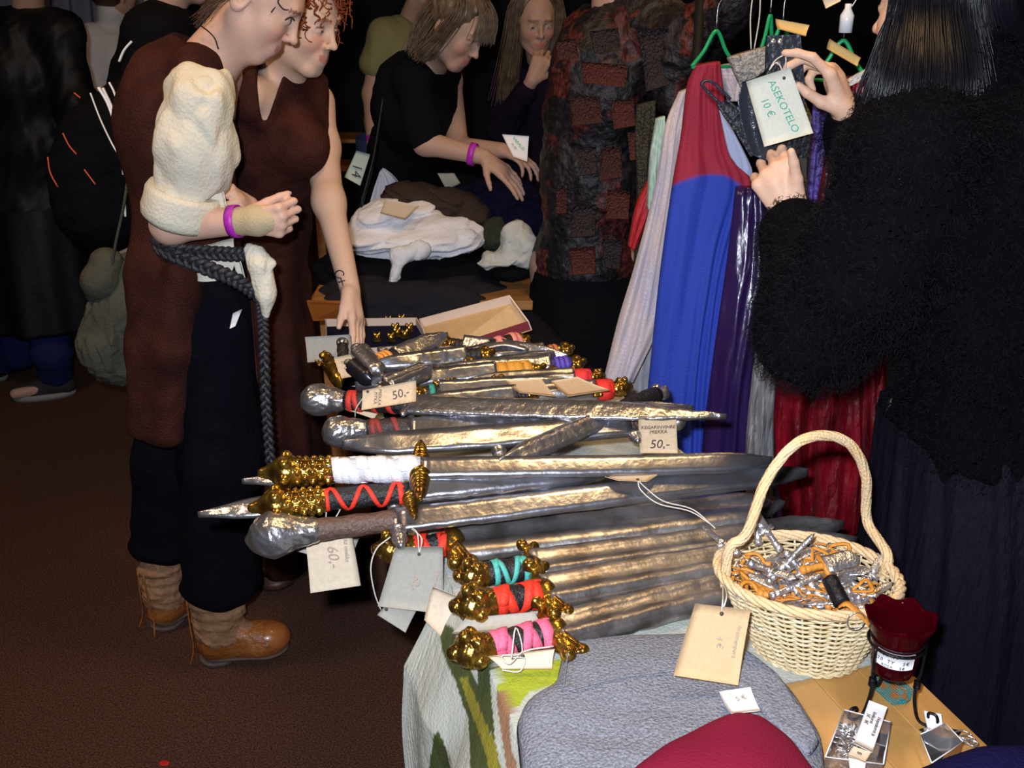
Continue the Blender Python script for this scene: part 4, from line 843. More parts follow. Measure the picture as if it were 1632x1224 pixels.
sob('body', S, M_SKIN, W, colf=lambda P: face_col(P, hc, HM, 1, SKIN*.66))  # same darkened skin, shading put into the base colour
S = SDF(.007); Mx = hframe((0, -1, 0)); S.ell(J['chest'], (.125, .17, .17), Mx, .05).ell(J['waist'], (.115, .15, .16), Mx, .06).ell(J['pel'], (.14, .18, .2), Mx, .06).cap(J['shR'], J['shL'], .056, .056, .05).chain([J['shR'], Q(800, 210, 3.95), Q(838, 146, 3.84)], [.058, .052, .042], .03).chain([J['shL'], Q(915, 220, 4.0), Q(915, 290, 3.95)], [.058, .05, .04], .03)
sob('dark_jacket', S, mat('dark_purple_cloth', (.008, .005, .014), .85, spec=.1), W, wrk(.006, 4, 15))
ob('skirt', skirt([(J['pel'], .15, .15, .2), (V(J['pel'][0], 4.1, .5), .17, .17, .5), (V(J['pel'][0], 4.1, .05), .18, .18, .6)], 5, .01), M_BLACK, W)
TH = lambda x, y, z: hc+V(x, y, z) @ HM
S = SDF(.006); S.ell(TH(-.02, 0, .045), (.098, .086, .092), HM, .02); S.cut(TH(.05, 0, 0), HM[0]); sob('hair', S, M_HAIRBL, W)
hob('long_hair', strands([[TH(.02, q, .125), TH(.02, q*2.2, .06), TH(.03, q*2.6, -.06), TH(.03, q*3, -.20), TH(.02, q*3.2, -.30)] for q in (-.042, -.03, -.026)], 160, .012, .002, 3, 16, 4, .003, 6), M_HAIRBL, W)
hob('long_hair', strands([[TH(.02, q, .125), TH(.02, q*2.2, .06), TH(.03, q*2.6, -.06), TH(.03, q*3, -.20), TH(.02, q*3.2, -.30)] for q in (.042, .03, .026)], 160, .012, .002, 4, 16, 4, .003, 6), M_HAIRBL, W)

# ---- man in the olive t-shirt, back turned ------------------------------------------------------
W = person('person in an olive t-shirt and jeans standing far back with a bare arm hanging', (-.45, 4.6, 0))
hc = Q(672, -22, 4.55); HM = hframe((.9, .3, -.1))
J = dict(pel=Q(622, 270, 4.6), waist=Q(625, 190, 4.6), chest=Q(640, 100, 4.6), shR=Q(612, 58, 4.5), shL=Q(680, 50, 4.75), neck=Q(655, 30, 4.6), hb=hc+V(-.02, 0, -.06))
el, wrp = Q(594, 150, 4.45), Q(596, 232, 4.35)
S = SDF(.0075); torso(S, J, (.9, .2, 0), .9); head(S, hc, HM, 1.02); S.chain([J['shR'], el, wrp], [.052, .044, .030]); hand(S, wrp, (.05, -.1, -1), (.9, 0, 0), (0, -1, 0), s=1.05)
S.chain([J['shL'], Q(690, 150, 4.8), Q(690, 220, 4.7)], [.05, .042, .03])
for y_ in (4.5, 4.7): S.chain([V(J['pel'][0], y_, .9), V(J['pel'][0], y_, .5), V(J['pel'][0], y_, .1)], [.085, .055, .04])
sob('body', S, M_SKIN, W, colf=lambda P: face_col(P, hc, HM, 1, SKIN*.66))  # skin darkened evenly in place of distance shading
S = SDF(.008); Mx = hframe((.9, .2, 0)); S.ell(J['chest'], (.13, .18, .19), Mx, .05).ell(J['waist'], (.125, .16, .17), Mx, .06).cap(J['shR'], J['shL'], .064, .06, .05).cap(J['shR'], Q(598, 100, 4.47), .066, .066, .03)
sob('t_shirt', S, mat('olive_cotton', (.20, .20, .085), .85), W, wrk(.006, 4, 25))
ob('jeans', skirt([(J['pel']+V(0, 0, .15), .15, .17, .1), (V(J['pel'][0], 4.6, .5), .14, .19, .5), (V(J['pel'][0], 4.6, .05), .14, .19, .6)], 3, .01), mat('blue_denim', (.035, .055, .16), .85, bump=.3, bscale=200), W)
ob('hair', SDF(.008).ell(hc+V(-.01, 0, .04), (.1, .09, .1)).cut(hc+V(.03, 0, 0), HM[0]).build(), M_HAIRBR, W)
ob('wristband', band(el*.12+wrp*.88, wrp-el, .034, .02), M_BAND, W)

# ---- person in the red and black patchwork jacket ------------------------------------------------
W = person('person in a red and black patchwork jacket reaching up to the clothes rail, back turned', (.38, 2.95, 0))
def patch(nm='patchwork'):
    m = mat(nm, (.02, .012, .012), .55, bump=1.0, bscale=70, bdist=.006); nt = m.node_tree; N = nt.nodes; L = nt.links; b = N['Principled BSDF']
    tc = N.new('ShaderNodeTexCoord'); mp = N.new('ShaderNodeMapping'); mp.inputs['Scale'].default_value = (8, 8, 7); L.new(tc.outputs['Object'], mp.inputs[0])
    nz = N.new('ShaderNodeTexNoise'); nz.inputs['Scale'].default_value = 5; L.new(tc.outputs['Object'], nz.inputs[0])
    ad = N.new('ShaderNodeMix'); ad.data_type = 'VECTOR'; ad.inputs[0].default_value = .35; L.new(mp.outputs[0], ad.inputs[4]); L.new(nz.outputs[1], ad.inputs[5])
    v = N.new('ShaderNodeTexVoronoi'); v.distance = 'CHEBYCHEV'; v.inputs['Scale'].default_value = 2.6; v.inputs['Randomness'].default_value = .75; L.new(ad.outputs[1], v.inputs['Vector'])
    cr = N.new('ShaderNodeValToRGB'); e = cr.color_ramp.elements; cr.color_ramp.interpolation = 'CONSTANT'; e[0].color = (.004, .004, .005, 1); e[1].position = .55; e[1].color = (.050, .008, .008, 1)
    for p_, c_ in ((.3, (.010, .007, .010, 1)), (.68, (.008, .006, .009, 1)), (.80, (.075, .014, .010, 1)), (.9, (.015, .010, .014, 1))): q = e.new(p_); q.color = c_
    L.new(v.outputs['Color'], cr.inputs[0])
    n3 = N.new('ShaderNodeTexNoise'); n3.inputs['Scale'].default_value = 70; L.new(tc.outputs['Object'], n3.inputs[0])
    r3 = N.new('ShaderNodeMapRange'); r3.inputs[1].default_value = .35; r3.inputs[2].default_value = .7; r3.inputs[3].default_value = .2; r3.inputs[4].default_value = 1.9; L.new(n3.outputs[0], r3.inputs[0])
    mm = N.new('ShaderNodeVectorMath'); mm.operation = 'SCALE'; L.new(cr.outputs[0], mm.inputs[0]); L.new(r3.outputs[0], mm.inputs['Scale']); L.new(mm.outputs[0], b.inputs['Base Color'])
    return m
M_PATCH = patch()
hc = Q(985, -105, 2.92); HM = hframe((.5, .8, -.1))
J = dict(pel=Q(935, 400, 2.95), waist=Q(945, 270, 2.93), chest=Q(962, 130, 2.9), shR=Q(1035, 35, 2.85), shL=Q(940, 50, 3.0), neck=Q(975, 5, 2.92), hb=hc+V(0, -.02, -.06))
elr, wrr = Q(1100, 70, 2.72), Q(1172, -5, 2.6)
S = SDF(.007); torso(S, J, (.4, .9, 0), 1.0); head(S, hc, HM); S.chain([J['shR'], elr, wrr], [.05, .042, .03]); hand(S, wrr, (.5, -.2, .8), (0, 1, 0), (0, 0, 1), s=1)
S.chain([J['shL'], Q(905, 180, 2.95), Q(902, 300, 2.9)], [.05, .042, .03])
for x_ in (-.09, .09): S.chain([J['pel']+V(x_, 0, -.05), V(J['pel'][0]+x_, 2.95, .5), V(J['pel'][0]+x_, 2.95, .1)], [.085, .055, .04])
sob('body', S, M_SKIN, W, colf=lambda P: face_col(P, hc, HM, 1, SKIN*.66))  # darkened skin again, the shading is in the colour
S = SDF(.007); Mx = hframe((.4, .9, 0)); S.ell(J['chest'], (.15, .150, .20), Mx, .06).ell(J['waist'], (.15, .155, .2), Mx, .07).ell(J['pel']+V(0, 0, -.04), (.155, .165, .22), Mx, .08).cap(J['shR'], J['shL'], .075, .060, .05)
S.chain([J['shR'], elr, wrr], [.088, .075, .062], .05).chain([elr+V(-.03, 0, -.02), elr+V(-.04, -.01, -.13)], [.07, .05], .05).chain([J['shL'], Q(905, 180, 2.93), Q(902, 330, 2.9)], [.06, .06, .055], .05)
sob('patchwork_jacket', S, M_PATCH, W, lambda P: .006*wr(P*V(1, 1, .6), 3.4, 21)+.003*ridge(P, 9, 3))
for k, (a, b_, c_, d_) in enumerate([((1018, 50), (1070, 44), (1086, 128), (1030, 146)), ((926, 98), (1002, 104), (996, 140), (930, 132)), ((907, 152), (955, 154), (962, 196), (914, 200)), ((912, 330), (950, 326), (948, 376), (908, 378)), ((968, 302), (1004, 306), (1002, 350), (966, 348)), ((957, 236), (990, 232), (992, 282), (955, 288)), ((960, 380), (992, 384), (988, 430), (962, 426)), ((908, 396), (948, 392), (950, 436), (910, 438)), ((886, 66), (916, 60), (922, 92), (890, 96)), ((920, 236), (950, 232), (952, 276), (922, 280)), ((975, 160), (1010, 158), (1014, 200), (978, 206)), ((886, 300), (904, 300), (904, 340), (886, 340)), ((940, 50), (985, 44), (990, 80), (944, 86)), ((1000, 212), (1030, 206), (1034, 250), (1004, 256))]):
    dy = -.001*k; S0 = (2.66 if k == 0 else 2.745)
    ob('jacket_patch', panel([Q(*a, S0), Q(*d_, S0)], [Q(*b_, S0), Q(*c_, S0)], n=5, m=6, fold=.003, nf=1), mat('patch_%d' % (k % 3), [(.020, .012, .014), (.070, .013, .009), (.040, .009, .008)][k % 3], .45, bump=1.0, bscale=160, bdist=.01), W)
ob('black_skirt', skirt([(J['pel']+V(0, 0, -.05), .165, .165, .2), (V(J['pel'][0], 2.95, .5), .18, .18, .5), (V(J['pel'][0], 2.95, .04), .20, .20, .8)], 7, .015), M_BLACK, W)

# ---- far left: black leather coat, backpack, white turtleneck -----------------------------------
W = person('person in a long black leather coat, blue jeans and grey sneakers at the far left', (-2.05, 3.9, 0))
J = dict(pel=Q(55, 330, 3.95), waist=Q(52, 230, 3.95), chest=Q(45, 120, 3.95), shR=Q(5, 50, 3.95), shL=Q(95, 55, 3.9), neck=Q(45, 10, 3.95)); hc = Q(40, -60, 3.9); J['hb'] = hc+V(0, 0, -.06); HM = hframe((-.3, .9, -.1))
S = SDF(.008); torso(S, J, (-.2, .9, 0), 1.0); head(S, hc, HM); S.chain([J['shL'], Q(120, 160, 3.85), Q(130, 280, 3.8)], [.05, .042, .03]); hand(S, Q(130, 280, 3.8), (0, -.1, -1), (-1, 0, 0), (0, -1, 0)); S.chain([J['shR'], Q(-30, 160, 3.9), Q(-30, 280, 3.85)], [.05, .042, .03])
a1, a2 = QZ(95, 630, 0)+V(0, 0, .09), V(-2.25, 4.0, .09)
S.chain([J['pel']+V(.08, 0, -.05), Q(78, 500, 3.8), a1], [.085, .055, .04]); S.chain([J['pel']+V(-.08, 0, -.05), Q(30, 500, 3.95), a2], [.085, .055, .04]); foot(S, a1, a1+V(-.14, -.08, -.05)); foot(S, a2, a2+V(-.14, -.08, -.05))
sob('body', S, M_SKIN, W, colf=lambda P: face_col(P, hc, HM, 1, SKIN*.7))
S = SDF(.008); Mx = hframe((-.2, .9, 0)); S.ell(J['chest'], (.17, .22, .21), Mx, .05).ell(J['waist'], (.16, .20, .2), Mx, .07).ell(J['pel'], (.17, .215, .22), Mx, .07).cap(J['shR'], J['shL'], .09, .09, .05).chain([J['shL'], Q(122, 170, 3.85), Q(132, 290, 3.8)], [.085, .075, .062], .04)
sob('leather_coat', S, mat('coat_leather', (.005, .005, .007), .5, spec=.22, bump=.15, bscale=40), W, lambda P: .009*wr(P*V(1, 1, .7), 3.5, 31))
ob('coat_skirt', skirt([(J['pel']+V(0, 0, .02), .21, .19, .2), (Q(62, 430, 3.92), .22, .2, .6), (Q(72, 515, 3.9), .23, .2, 1)], 6, .022), mat('coat_leather', (0, 0, 0)), W)
S = SDF(.007); S.chain([Q(78, 480, 3.84), Q(82, 560, 3.8), a1+V(0, 0, .02)], [.09, .078, .07], .02).chain([Q(32, 480, 3.95), Q(28, 560, 3.98), a2], [.09, .08, .07], .02); sob('jeans', S, mat('dark_denim', (.012, .018, .075), .85, spec=.1, bump=.3, bscale=200), W, wrk(.005, 5, 2))
for a in (a1, a2):
    S = SDF(.006); f = nrm((-.9, -.35, 0)); l = np.cross(UPV, f); g0_ = a*V(1, 1, 0); S.cap(g0_+V(0, 0, .045)-f*.03, g0_+f*.15+V(0, 0, .035), .042, .036, .02).cap(g0_+V(0, 0, .06), g0_+V(0, 0, .10), .045, .042, .02).cut(g0_+V(0, 0, .02), (0, 0, -1))
    B = sob('sneaker', S, mat('dark_grey_sneaker', (.03, .028, .03), .7, spec=.1), W); ob('sneaker_sole', xf(lathe([(.0, 0), (.98, .0), (1.02, .012), (1.0, .024), (0, .024)], 30), np.diag([.12, .048, 1]) @ np.array([f, l, UPV]), g0_+f*.055), mat('pale_sole', (.22, .22, .22), .7), B)

W = person('person in a black jacket wearing a striped backpack, behind the brown tunic', (-1.35, 3.0, 0))
J = dict(pel=Q(235, 400, 3.05), waist=Q(235, 280, 3.05), chest=Q(262, 150, 3.05), shR=Q(248, 62, 2.95), shL=Q(290, 40, 3.15), neck=Q(262, 10, 3.05)); hc = Q(285, -70, 3.05); J['hb'] = hc+V(0, 0, -.06); HM = hframe((.9, .3, -.2))
S = SDF(.009); torso(S, J, (.9, .3, 0), 1.0); head(S, hc, HM); S.chain([J['shR'], Q(230, 170, 2.9), Q(270, 270, 2.9)], [.05, .042, .03]); S.chain([J['shL'], Q(300, 170, 3.2), Q(330, 260, 3.1)], [.05, .042, .03]); hand(S, Q(330, 260, 3.1), (.5, -.2, .2), (0, 0, 1), (0, 1, 0))
for y_ in (2.95, 3.15): S.chain([V(J['pel'][0], y_, .85), V(J['pel'][0], y_, .5), V(J['pel'][0], y_, .1)], [.085, .055, .04]); foot(S, V(J['pel'][0], y_, .1), V(J['pel'][0]+.14, y_, .04))
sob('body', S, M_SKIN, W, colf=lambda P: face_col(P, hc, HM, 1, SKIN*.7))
S = SDF(.009); Mx = hframe((.9, .3, 0)); S.ell(J['chest'], (.15, .19, .2), Mx, .05).ell(J['waist'], (.14, .18, .2), Mx, .07).ell(J['pel'], (.15, .19, .2), Mx, .07).cap(J['shR'], J['shL'], .085, .085, .05).chain([J['shR'], Q(232, 170, 2.9), Q(266, 260, 2.9)], [.08, .07, .055], .04)
sob('black_jacket', S, M_BLACK, W, wrk(.008, 4, 12)); ob('hair', SDF(.008).ell(hc+V(-.01, 0, .04), (.1, .09, .1)).cut(hc+V(.03, 0, 0), HM[0]).build(), M_HAIRBR, W)
S = SDF(.008); S.chain([J['pel'], V(J['pel'][0], 3.05, .5), V(J['pel'][0], 3.05, .08)], [.15, .13, .10], .04); sob('black_trousers', S, M_BLACK, W, wrk(.008, 3, 2))
bp = empty('backpack', Q(175, 230, 2.85), 'black backpack with white reflective stripes and orange piping, worn on the back', 'backpack')
S = SDF(.007); S.chain([Q(200, 165, 2.85), Q(172, 225, 2.85), Q(165, 330, 2.85)], [.065, .11, .13], .06).ell(Q(140, 290, 2.83), (.10, .10, .15), k=.05); sob('bag_body', S, M_BLACK, bp, lambda P: .004*wr(P, 5, 4))
M_REFL = mat('reflective_tape', (.95, .96, 1.0), .35); M_ORANGE = mat('orange_piping', (.55, .10, .03), .5)
bpS = lambda x, y: Q(x, y, 2.71+.0004*abs(x-165)*1.0)
for pts, r in (([(210, 66), (198, 80), (190, 98)], .0060), ([(174, 131), (183, 150), (194, 190), (195, 222)], .0050), ([(157, 139), (172, 165), (186, 205), (194, 232), (197, 278)], .0075), ([(144, 148), (160, 190), (178, 228), (188, 245)], .0038), ([(164, 140), (180, 175), (192, 215)], .0060), ([(199, 325), (200, 345)], .005)):
    ob('reflective_stripe', tube(spline([Q(x, y, 2.69) for x, y in pts], 18), r, 6, flat=.5), M_REFL, bp)
for pts in ([(100, 212), (110, 232), (122, 246)], [(76, 250), (80, 275), (92, 298)], [(118, 148), (128, 156)], [(134, 270), (152, 294)]):
    ob('orange_piping', tube(spline([Q(x, y, 2.67) for x, y in pts], 10), .0022, 5), M_ORANGE, bp)

sb = empty('shoulder_bag', Q(175, 510, 2.75), 'soft olive grey cloth shoulder bag hanging behind the brown tunic', 'bag')
M_OLIVE = mat('olive_canvas', (.10, .10, .076), .9, spec=.1, bump=.4, bscale=120, color2=(.075, .075, .06), vscale=8)
S = SDF(.006); S.chain([Q(196, 440, 2.75), Q(188, 500, 2.74), Q(174, 545, 2.74), Q(176, 575, 2.74)], [.045, .065, .075, .065], .06).chain([Q(215, 430, 2.78), Q(212, 580, 2.78)], [.04, .06], .06); sob('pouch', S, M_OLIVE, sb, lambda P: .006*ridge(P*V(1.6, 1.6, .5), 6, 2))
S = SDF(.006); S.chain([Q(170, 420, 2.72), Q(158, 450, 2.71), Q(148, 470, 2.71)], [.045, .046, .022], .03); sob('flap', S, M_OLIVE, sb, lambda P: .003*wr(P, 7, 9))
ob('strap', tube(spline([Q(206, 270, 2.66), Q(197, 330, 2.67), Q(184, 390, 2.68), Q(176, 440, 2.70)], 24), .0075, 6, flat=.5), M_OLIVE, sb)

W = person('person in a white turtleneck seen from behind at the far back', (-2.25, 5.4, 0))
J = dict(pel=Q(175, 250, 5.4), waist=Q(174, 180, 5.4), chest=Q(172, 100, 5.4), shR=Q(148, 62, 5.35), shL=Q(206, 66, 5.5), neck=Q(178, 30, 5.4)); hc = Q(182, -10, 5.38); J['hb'] = hc+V(0, 0, -.06); HM = hframe((.6, .8, 0))
S = SDF(.01); torso(S, J, (.3, .9, 0), .95); head(S, hc, HM, 1.05); S.chain([J['shR'], Q(142, 130, 5.3), Q(150, 190, 5.3)], [.05, .042, .03]); S.chain([J['shL'], Q(212, 130, 5.5), Q(212, 190, 5.5)], [.05, .042, .03]); hand(S, Q(150, 190, 5.3), (0, 0, -1), (1, 0, 0), (0, -1, 0))
for x_ in (-.09, .09): S.chain([J['pel']+V(x_, 0, -.05), V(J['pel'][0]+x_, 5.4, .5), V(J['pel'][0]+x_, 5.4, .1)], [.085, .055, .04])
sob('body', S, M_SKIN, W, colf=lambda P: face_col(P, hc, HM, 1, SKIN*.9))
S = SDF(.009); Mx = hframe((.3, .9, 0)); S.ell(J['chest'], (.15, .19, .19), Mx, .05).ell(J['waist'], (.14, .18, .18), Mx, .07).cap(J['shR'], J['shL'], .07, .07, .05).chain([J['shR'], Q(142, 130, 5.3), Q(150, 180, 5.3)], [.07, .06, .05], .04).chain([J['shL'], Q(212, 130, 5.5), Q(212, 180, 5.5)], [.07, .06, .05], .04).cap(J['neck'], Q(180, 18, 5.39), .078, .075, .02)
sob('turtleneck', S, mat('white_knit', (.66, .66, .68), .85), W, lambda P: .006*wr(P*V(1, 1, .6), 5, 3)); ob('hair', SDF(.009).ell(hc+V(-.02, -.02, .04), (.11, .10, .11)).build(), M_HAIRBR, W)
ob('trousers', skirt([(J['pel']+V(0, 0, .1), .16, .16, .1), (V(J['pel'][0], 5.4, .5), .16, .16, .3), (V(J['pel'][0], 5.4, .05), .17, .17, .4)], 3, .01), M_BLACK, W)
# ================================================================== second table with the clothes
M_BOXLID = mat('kraft_board', (.50, .34, .17), .8, var=.1, vscale=60); M_BOXRED = mat('dark_red_board', (.20, .025, .03), .6); M_LIP = mat('pale_board', (.62, .47, .36), .8)
M_WHITE = mat('white_cotton', (.74, .74, .78), .85, bump=.3, bscale=160)
M_CHAR = mat('charcoal_felt', (.022, .020, .026), .95, spec=.1, bump=.5, bscale=300); M_BRWOOL = mat('brown_grey_wool', (.045, .030, .025), .95, spec=.1, bump=.5, bscale=250)
T2 = empty('wooden_table', (.0, 3.35, 0), 'second wooden table at the back carrying the heaps of folded clothes', 'table')
a, b_ = Q(500, 505, 2.88), Q(865, 440, 2.95); ZT2 = .70
M_PINE = mat('orange_pine', (.42, .19, .055), .5, var=.3, vscale=8, stretch=(.3, 3, 3))
ob('table_top', box(-.62, .14, 2.90, 3.40, ZT2-.03, ZT2, .003), M_PINE, T2, smooth=False)
for (x, y) in ((-.57, 2.95), (.09, 2.95), (-.57, 3.35), (.09, 3.35)): ob('leg', box(x-.025, x+.025, y-.025, y+.025, 0, ZT2-.03, .003), M_PINE, T2, smooth=False)
def heap(name, outline, z, thick, m, label, cat, group=None, **k):
    P = [QZ(x, y, z) for (x, y) in outline]; return thing(name, pad(P, z, thick, **k), m, label, cat, group)
def lump(name, pts, rs, m, label, cat, disp, vox=.005, k=.03, parent=None):
    S = SDF(vox); S.chain(pts, rs, k); g = S.build(disp); me = quads_mesh(name, g); me.materials.append(m); o = ob(name, me, None, parent)
    return tag(o, label, cat) if parent is None else o
def cloth_lump(name, prim, m, label, disp, vox=.005, rest=None, parent=None, cat='clothes'):
    S = SDF(vox)
    for q in prim: S.ell(q[0], q[1], q[2] if len(q) > 2 else None, .03)
    if rest is not None: S.cut((0, 0, rest), (0, 0, -1))
    me = quads_mesh(name, S.build(disp)); me.materials.append(m); o = ob(name, me, None, parent); return tag(o, label, cat) if parent is None else o
fold = lambda a, s, seed, d=(1, 1, 2.2): (lambda P: a*ridge(P*np.array(d), s, seed)+a*.4*wr(P, s*3, seed+1))
cloth_lump('folded_clothes', [(Q(640, 480, 3.02), (.26, .10, .05)), (Q(590, 470, 3.02), (.17, .1, .06)), (Q(730, 470, 3.05), (.17, .10, .06)), (Q(650, 498, 2.92), (.27, .06, .10)), (Q(575, 492, 2.94), (.12, .05, .07))], M_CHAR, 'charcoal folded garment at the front of the clothes table, behind the open box', fold(.004, 3, 3))
cloth_lump('folded_clothes', [(Q(620, 435, 3.15), (.24, .13, .09)), (Q(725, 438, 3.15), (.16, .12, .07)), (Q(560, 440, 3.12), (.10, .08, .07))], M_BLACK, 'black folded clothes heaped under the white shirts', fold(.008, 3, 5), rest=ZT2)
cloth_lump('white_shirts', [(Q(660, 375, 3.14), (.21, .12, .055)), (Q(610, 352, 3.16), (.11, .10, .06)), (Q(590, 388, 3.08), (.075, .07, .04)), (Q(720, 378, 3.13), (.12, .10, .06)), (Q(655, 340, 3.18), (.10, .06, .03))], M_WHITE, 'crumpled white shirts heaped on the black clothes', lambda P: .013*ridge(P*V(.7, 1.0, 2.6), 2.4, 7)+.004*wr(P*V(1, 1, 1.5), 7, 3), .0042)
S = SDF(.004); S.cap(Q(672, 398, 3.0), Q(636, 408, 2.98), .030, .026, .02).chain([Q(636, 408, 2.98), Q(630, 440, 2.96), Q(622, 462, 2.95)], [.026, .013, .010]).cap(Q(630, 462, 2.95), Q(616, 466, 2.94), .009, .008)
me = quads_mesh('white_sleeve', S.build(lambda P: .003*ridge(P*V(2.4, 2.4, .6), 7, 4))); me.materials.append(M_WHITE); tag(ob('white_sleeve', me, None), 'cream knotted shirt sleeve dangling from the white shirts over black cloth', 'clothes')
cloth_lump('white_garment', [(Q(825, 385, 3.05), (.055, .05, .065)), (Q(838, 405, 3.03), (.05, .04, .05)), (Q(800, 408, 3.02), (.05, .03, .02)), (Q(785, 420, 3.0), (.05, .03, .012))], mat('offwhite_linen', (.55, .55, .50), .85, bump=.3, bscale=150), 'off-white linen piece with a small button at the right of the clothes heap', fold(.006, 4.5, 9, (1.4, 1, 1)), .004)
cloth_lump('brown_sweater', [(Q(650, 310, 3.28), (.09, .09, .045)), (Q(700, 322, 3.27), (.12, .09, .05)), (Q(752, 345, 3.28), (.07, .09, .07))], M_BRWOOL, 'brown grey woollen sweater lying behind the white shirts', fold(.006, 4, 12), .005)
cloth_lump('navy_clothes', [(Q(790, 320, 3.36), (.16, .12, .07)), (Q(830, 350, 3.30), (.10, .12, .08))], mat('dark_navy_cloth', (.006, .005, .022), .9, spec=.1, bump=.4, bscale=200), 'dark navy clothes under the hand of the blonde woman', fold(.008, 4, 14), .006)
cloth_lump('olive_cloth', [(Q(788, 375, 3.16), (.045, .07, .06))], mat('dark_olive', (.020, .026, .014), .9, bump=.4, bscale=200), 'dark olive cloth between the white shirts and the off-white linen', fold(.005, 6, 2), .005)
cloth_lump('black_cloth', [(Q(815, 432, 3.06), (.085, .07, .03))], M_BLACK, 'black cloth at the right edge of the clothes table', fold(.005, 6, 2), .005, rest=ZT2)
price_tag([(614, 317), (668, 328), (645, 350), (606, 340)], ('Y', 3.10, 3.03), mat('cream_card', (.60, .52, .42), .8), 'cream card lying on the white shirts', holes=None, bend=.001)
price_tag([(697, 276), (724, 276), (734, 292), (712, 303)], ('Y', 3.32, 3.3), M_GREYCARD, 'small pale card behind the brown sweater', holes=None)
price_tag([(800, 214), (843, 217), (840, 258), (818, 250)], ('Y', 3.05, 3.02), M_PAPER, 'white card with green lettering lying by the blonde woman', [('VARAUS', .55, .35, .012, -HP*.8, mat('green_print', (.05, .35, .10), .6)), ('19.-20.', .3, .5, .008, -HP*.8, M_INK)], None, name='printed_card')
price_tag([(568, 240), (590, 246), (574, 296), (549, 282)], ('Y', 3.4, 3.4), mat('pale_green_card', (.50, .58, .52), .7), 'pale sign with black characters hanging beside the blonde woman', [('14', .5, .6, .05, -HP*.8, M_INK)], None, name='hanging_sign')
ob2 = thing('black_strap', tube(spline([Q(612, 150, 3.3), Q(603, 210, 3.25), Q(594, 260, 3.2), Q(575, 330, 3.15)], 20), .014, 8, flat=.4), M_LEATHERBLK, 'glossy black strap hanging left of the blonde woman', 'strap')
orange = tp(.30, 2.60, .86)
# open box with lid, dark tray, orange folder at the far end of the sword table
def open_box(name, c, zs, h, wall, mi, mo, label, lip=None):
    K = [QZ(x, y, z) for (x, y), z in zip(c, zs)]; n_ = nrm(np.cross(K[1]-K[0], K[3]-K[0])); n_ = n_ if n_[2] > 0 else -n_
    root = empty(name, sum(K)/4, label, 'box'); X = nrm(K[1]-K[0]); Y_ = nrm(K[3]-K[0])
    B = [k-n_*h for k in K]; ob('base', (np.vstack([B[0], B[1], B[2], B[3], B[0]-n_*wall, B[1]-n_*wall, B[2]-n_*wall, B[3]-n_*wall]), box(0, 1, 0, 1, 0, 1)[1]), mi, root, smooth=False)
    cen = sum(K)/4
    for i in range(4):
        p, q = K[i], K[(i+1) % 4]; inn = nrm(np.cross(n_, q-p)); inn = inn if inn@(cen-p) > 0 else -inn
        v = [p, q, q-n_*h, p-n_*h]; v2 = [x+inn*wall for x in v]
        ob('side', (np.vstack(v+v2), [(0, 1, 2, 3), (7, 6, 5, 4), (0, 4, 5, 1), (1, 5, 6, 2), (2, 6, 7, 3), (3, 7, 4, 0)]), mo if i == 2 else (lip or mi), root, smooth=False)
    return root, K, n_
open_box('box_lid', [(668, 508), (812, 470), (843, 512), (686, 562)], [.85, .92, .875, .83], .022, .003, M_BOXLID, M_BOXRED, 'open kraft box lid with dark red outside propped at the far end of the table', M_LIP)
r_, K_, n_ = open_box('jewellery_tray', [(518, 508), (664, 506), (690, 548), (520, 560)], [.81, .81, .80, .80], .02, .003, mat('black_velvet', (.010, .009, .024), .95, spec=.1), M_LIP, 'low tray lined with black velvet holding small brass charms', M_LIP)
bkt = [(619, 516), (640, 514), (601, 543), (623, 543), (633, 535), (645, 538), (652, 528), (630, 528)]
for i, (x, y) in enumerate(bkt):
    c0 = QZ(x, y, .79); S = SDF(.0016); S.ell(c0+V(0, 0, .008), (.009, .007, .010), k=.002).ell(c0+V(.006, .003, .017), (.004, .004, .006), k=.002).ell(c0+V(-.006, 0, .016), (.004, .004, .006), k=.002).ell(c0+V(0, 0, .0), (.011, .006, .004), k=.002)
    me = quads_mesh('brass_charm', S.build()); me.materials.append(M_BRASS); tag(ob('brass_charm', me, None), 'tiny brass charm in the velvet tray', 'charm', 'brass charms in the tray')
g = open_box('orange_folder', [(490, 478), (560, 480), (556, 506), (500, 508)], [.86, .86, .80, .80], .006, .002, mat('orange_card', (.36, .10, .015), .5), mat('orange_card', (0, 0, 0)), 'flat orange folder behind the hand of the woman with red curls')
thing('grey_strip', tube(spline([QZ(752, 560, .88), QZ(800, 548, .89), QZ(842, 556, .88)], 14), .012, 8, flat=.3), M_DSTEEL, 'dull silver strip lying under the salmon pink grip', 'trim')

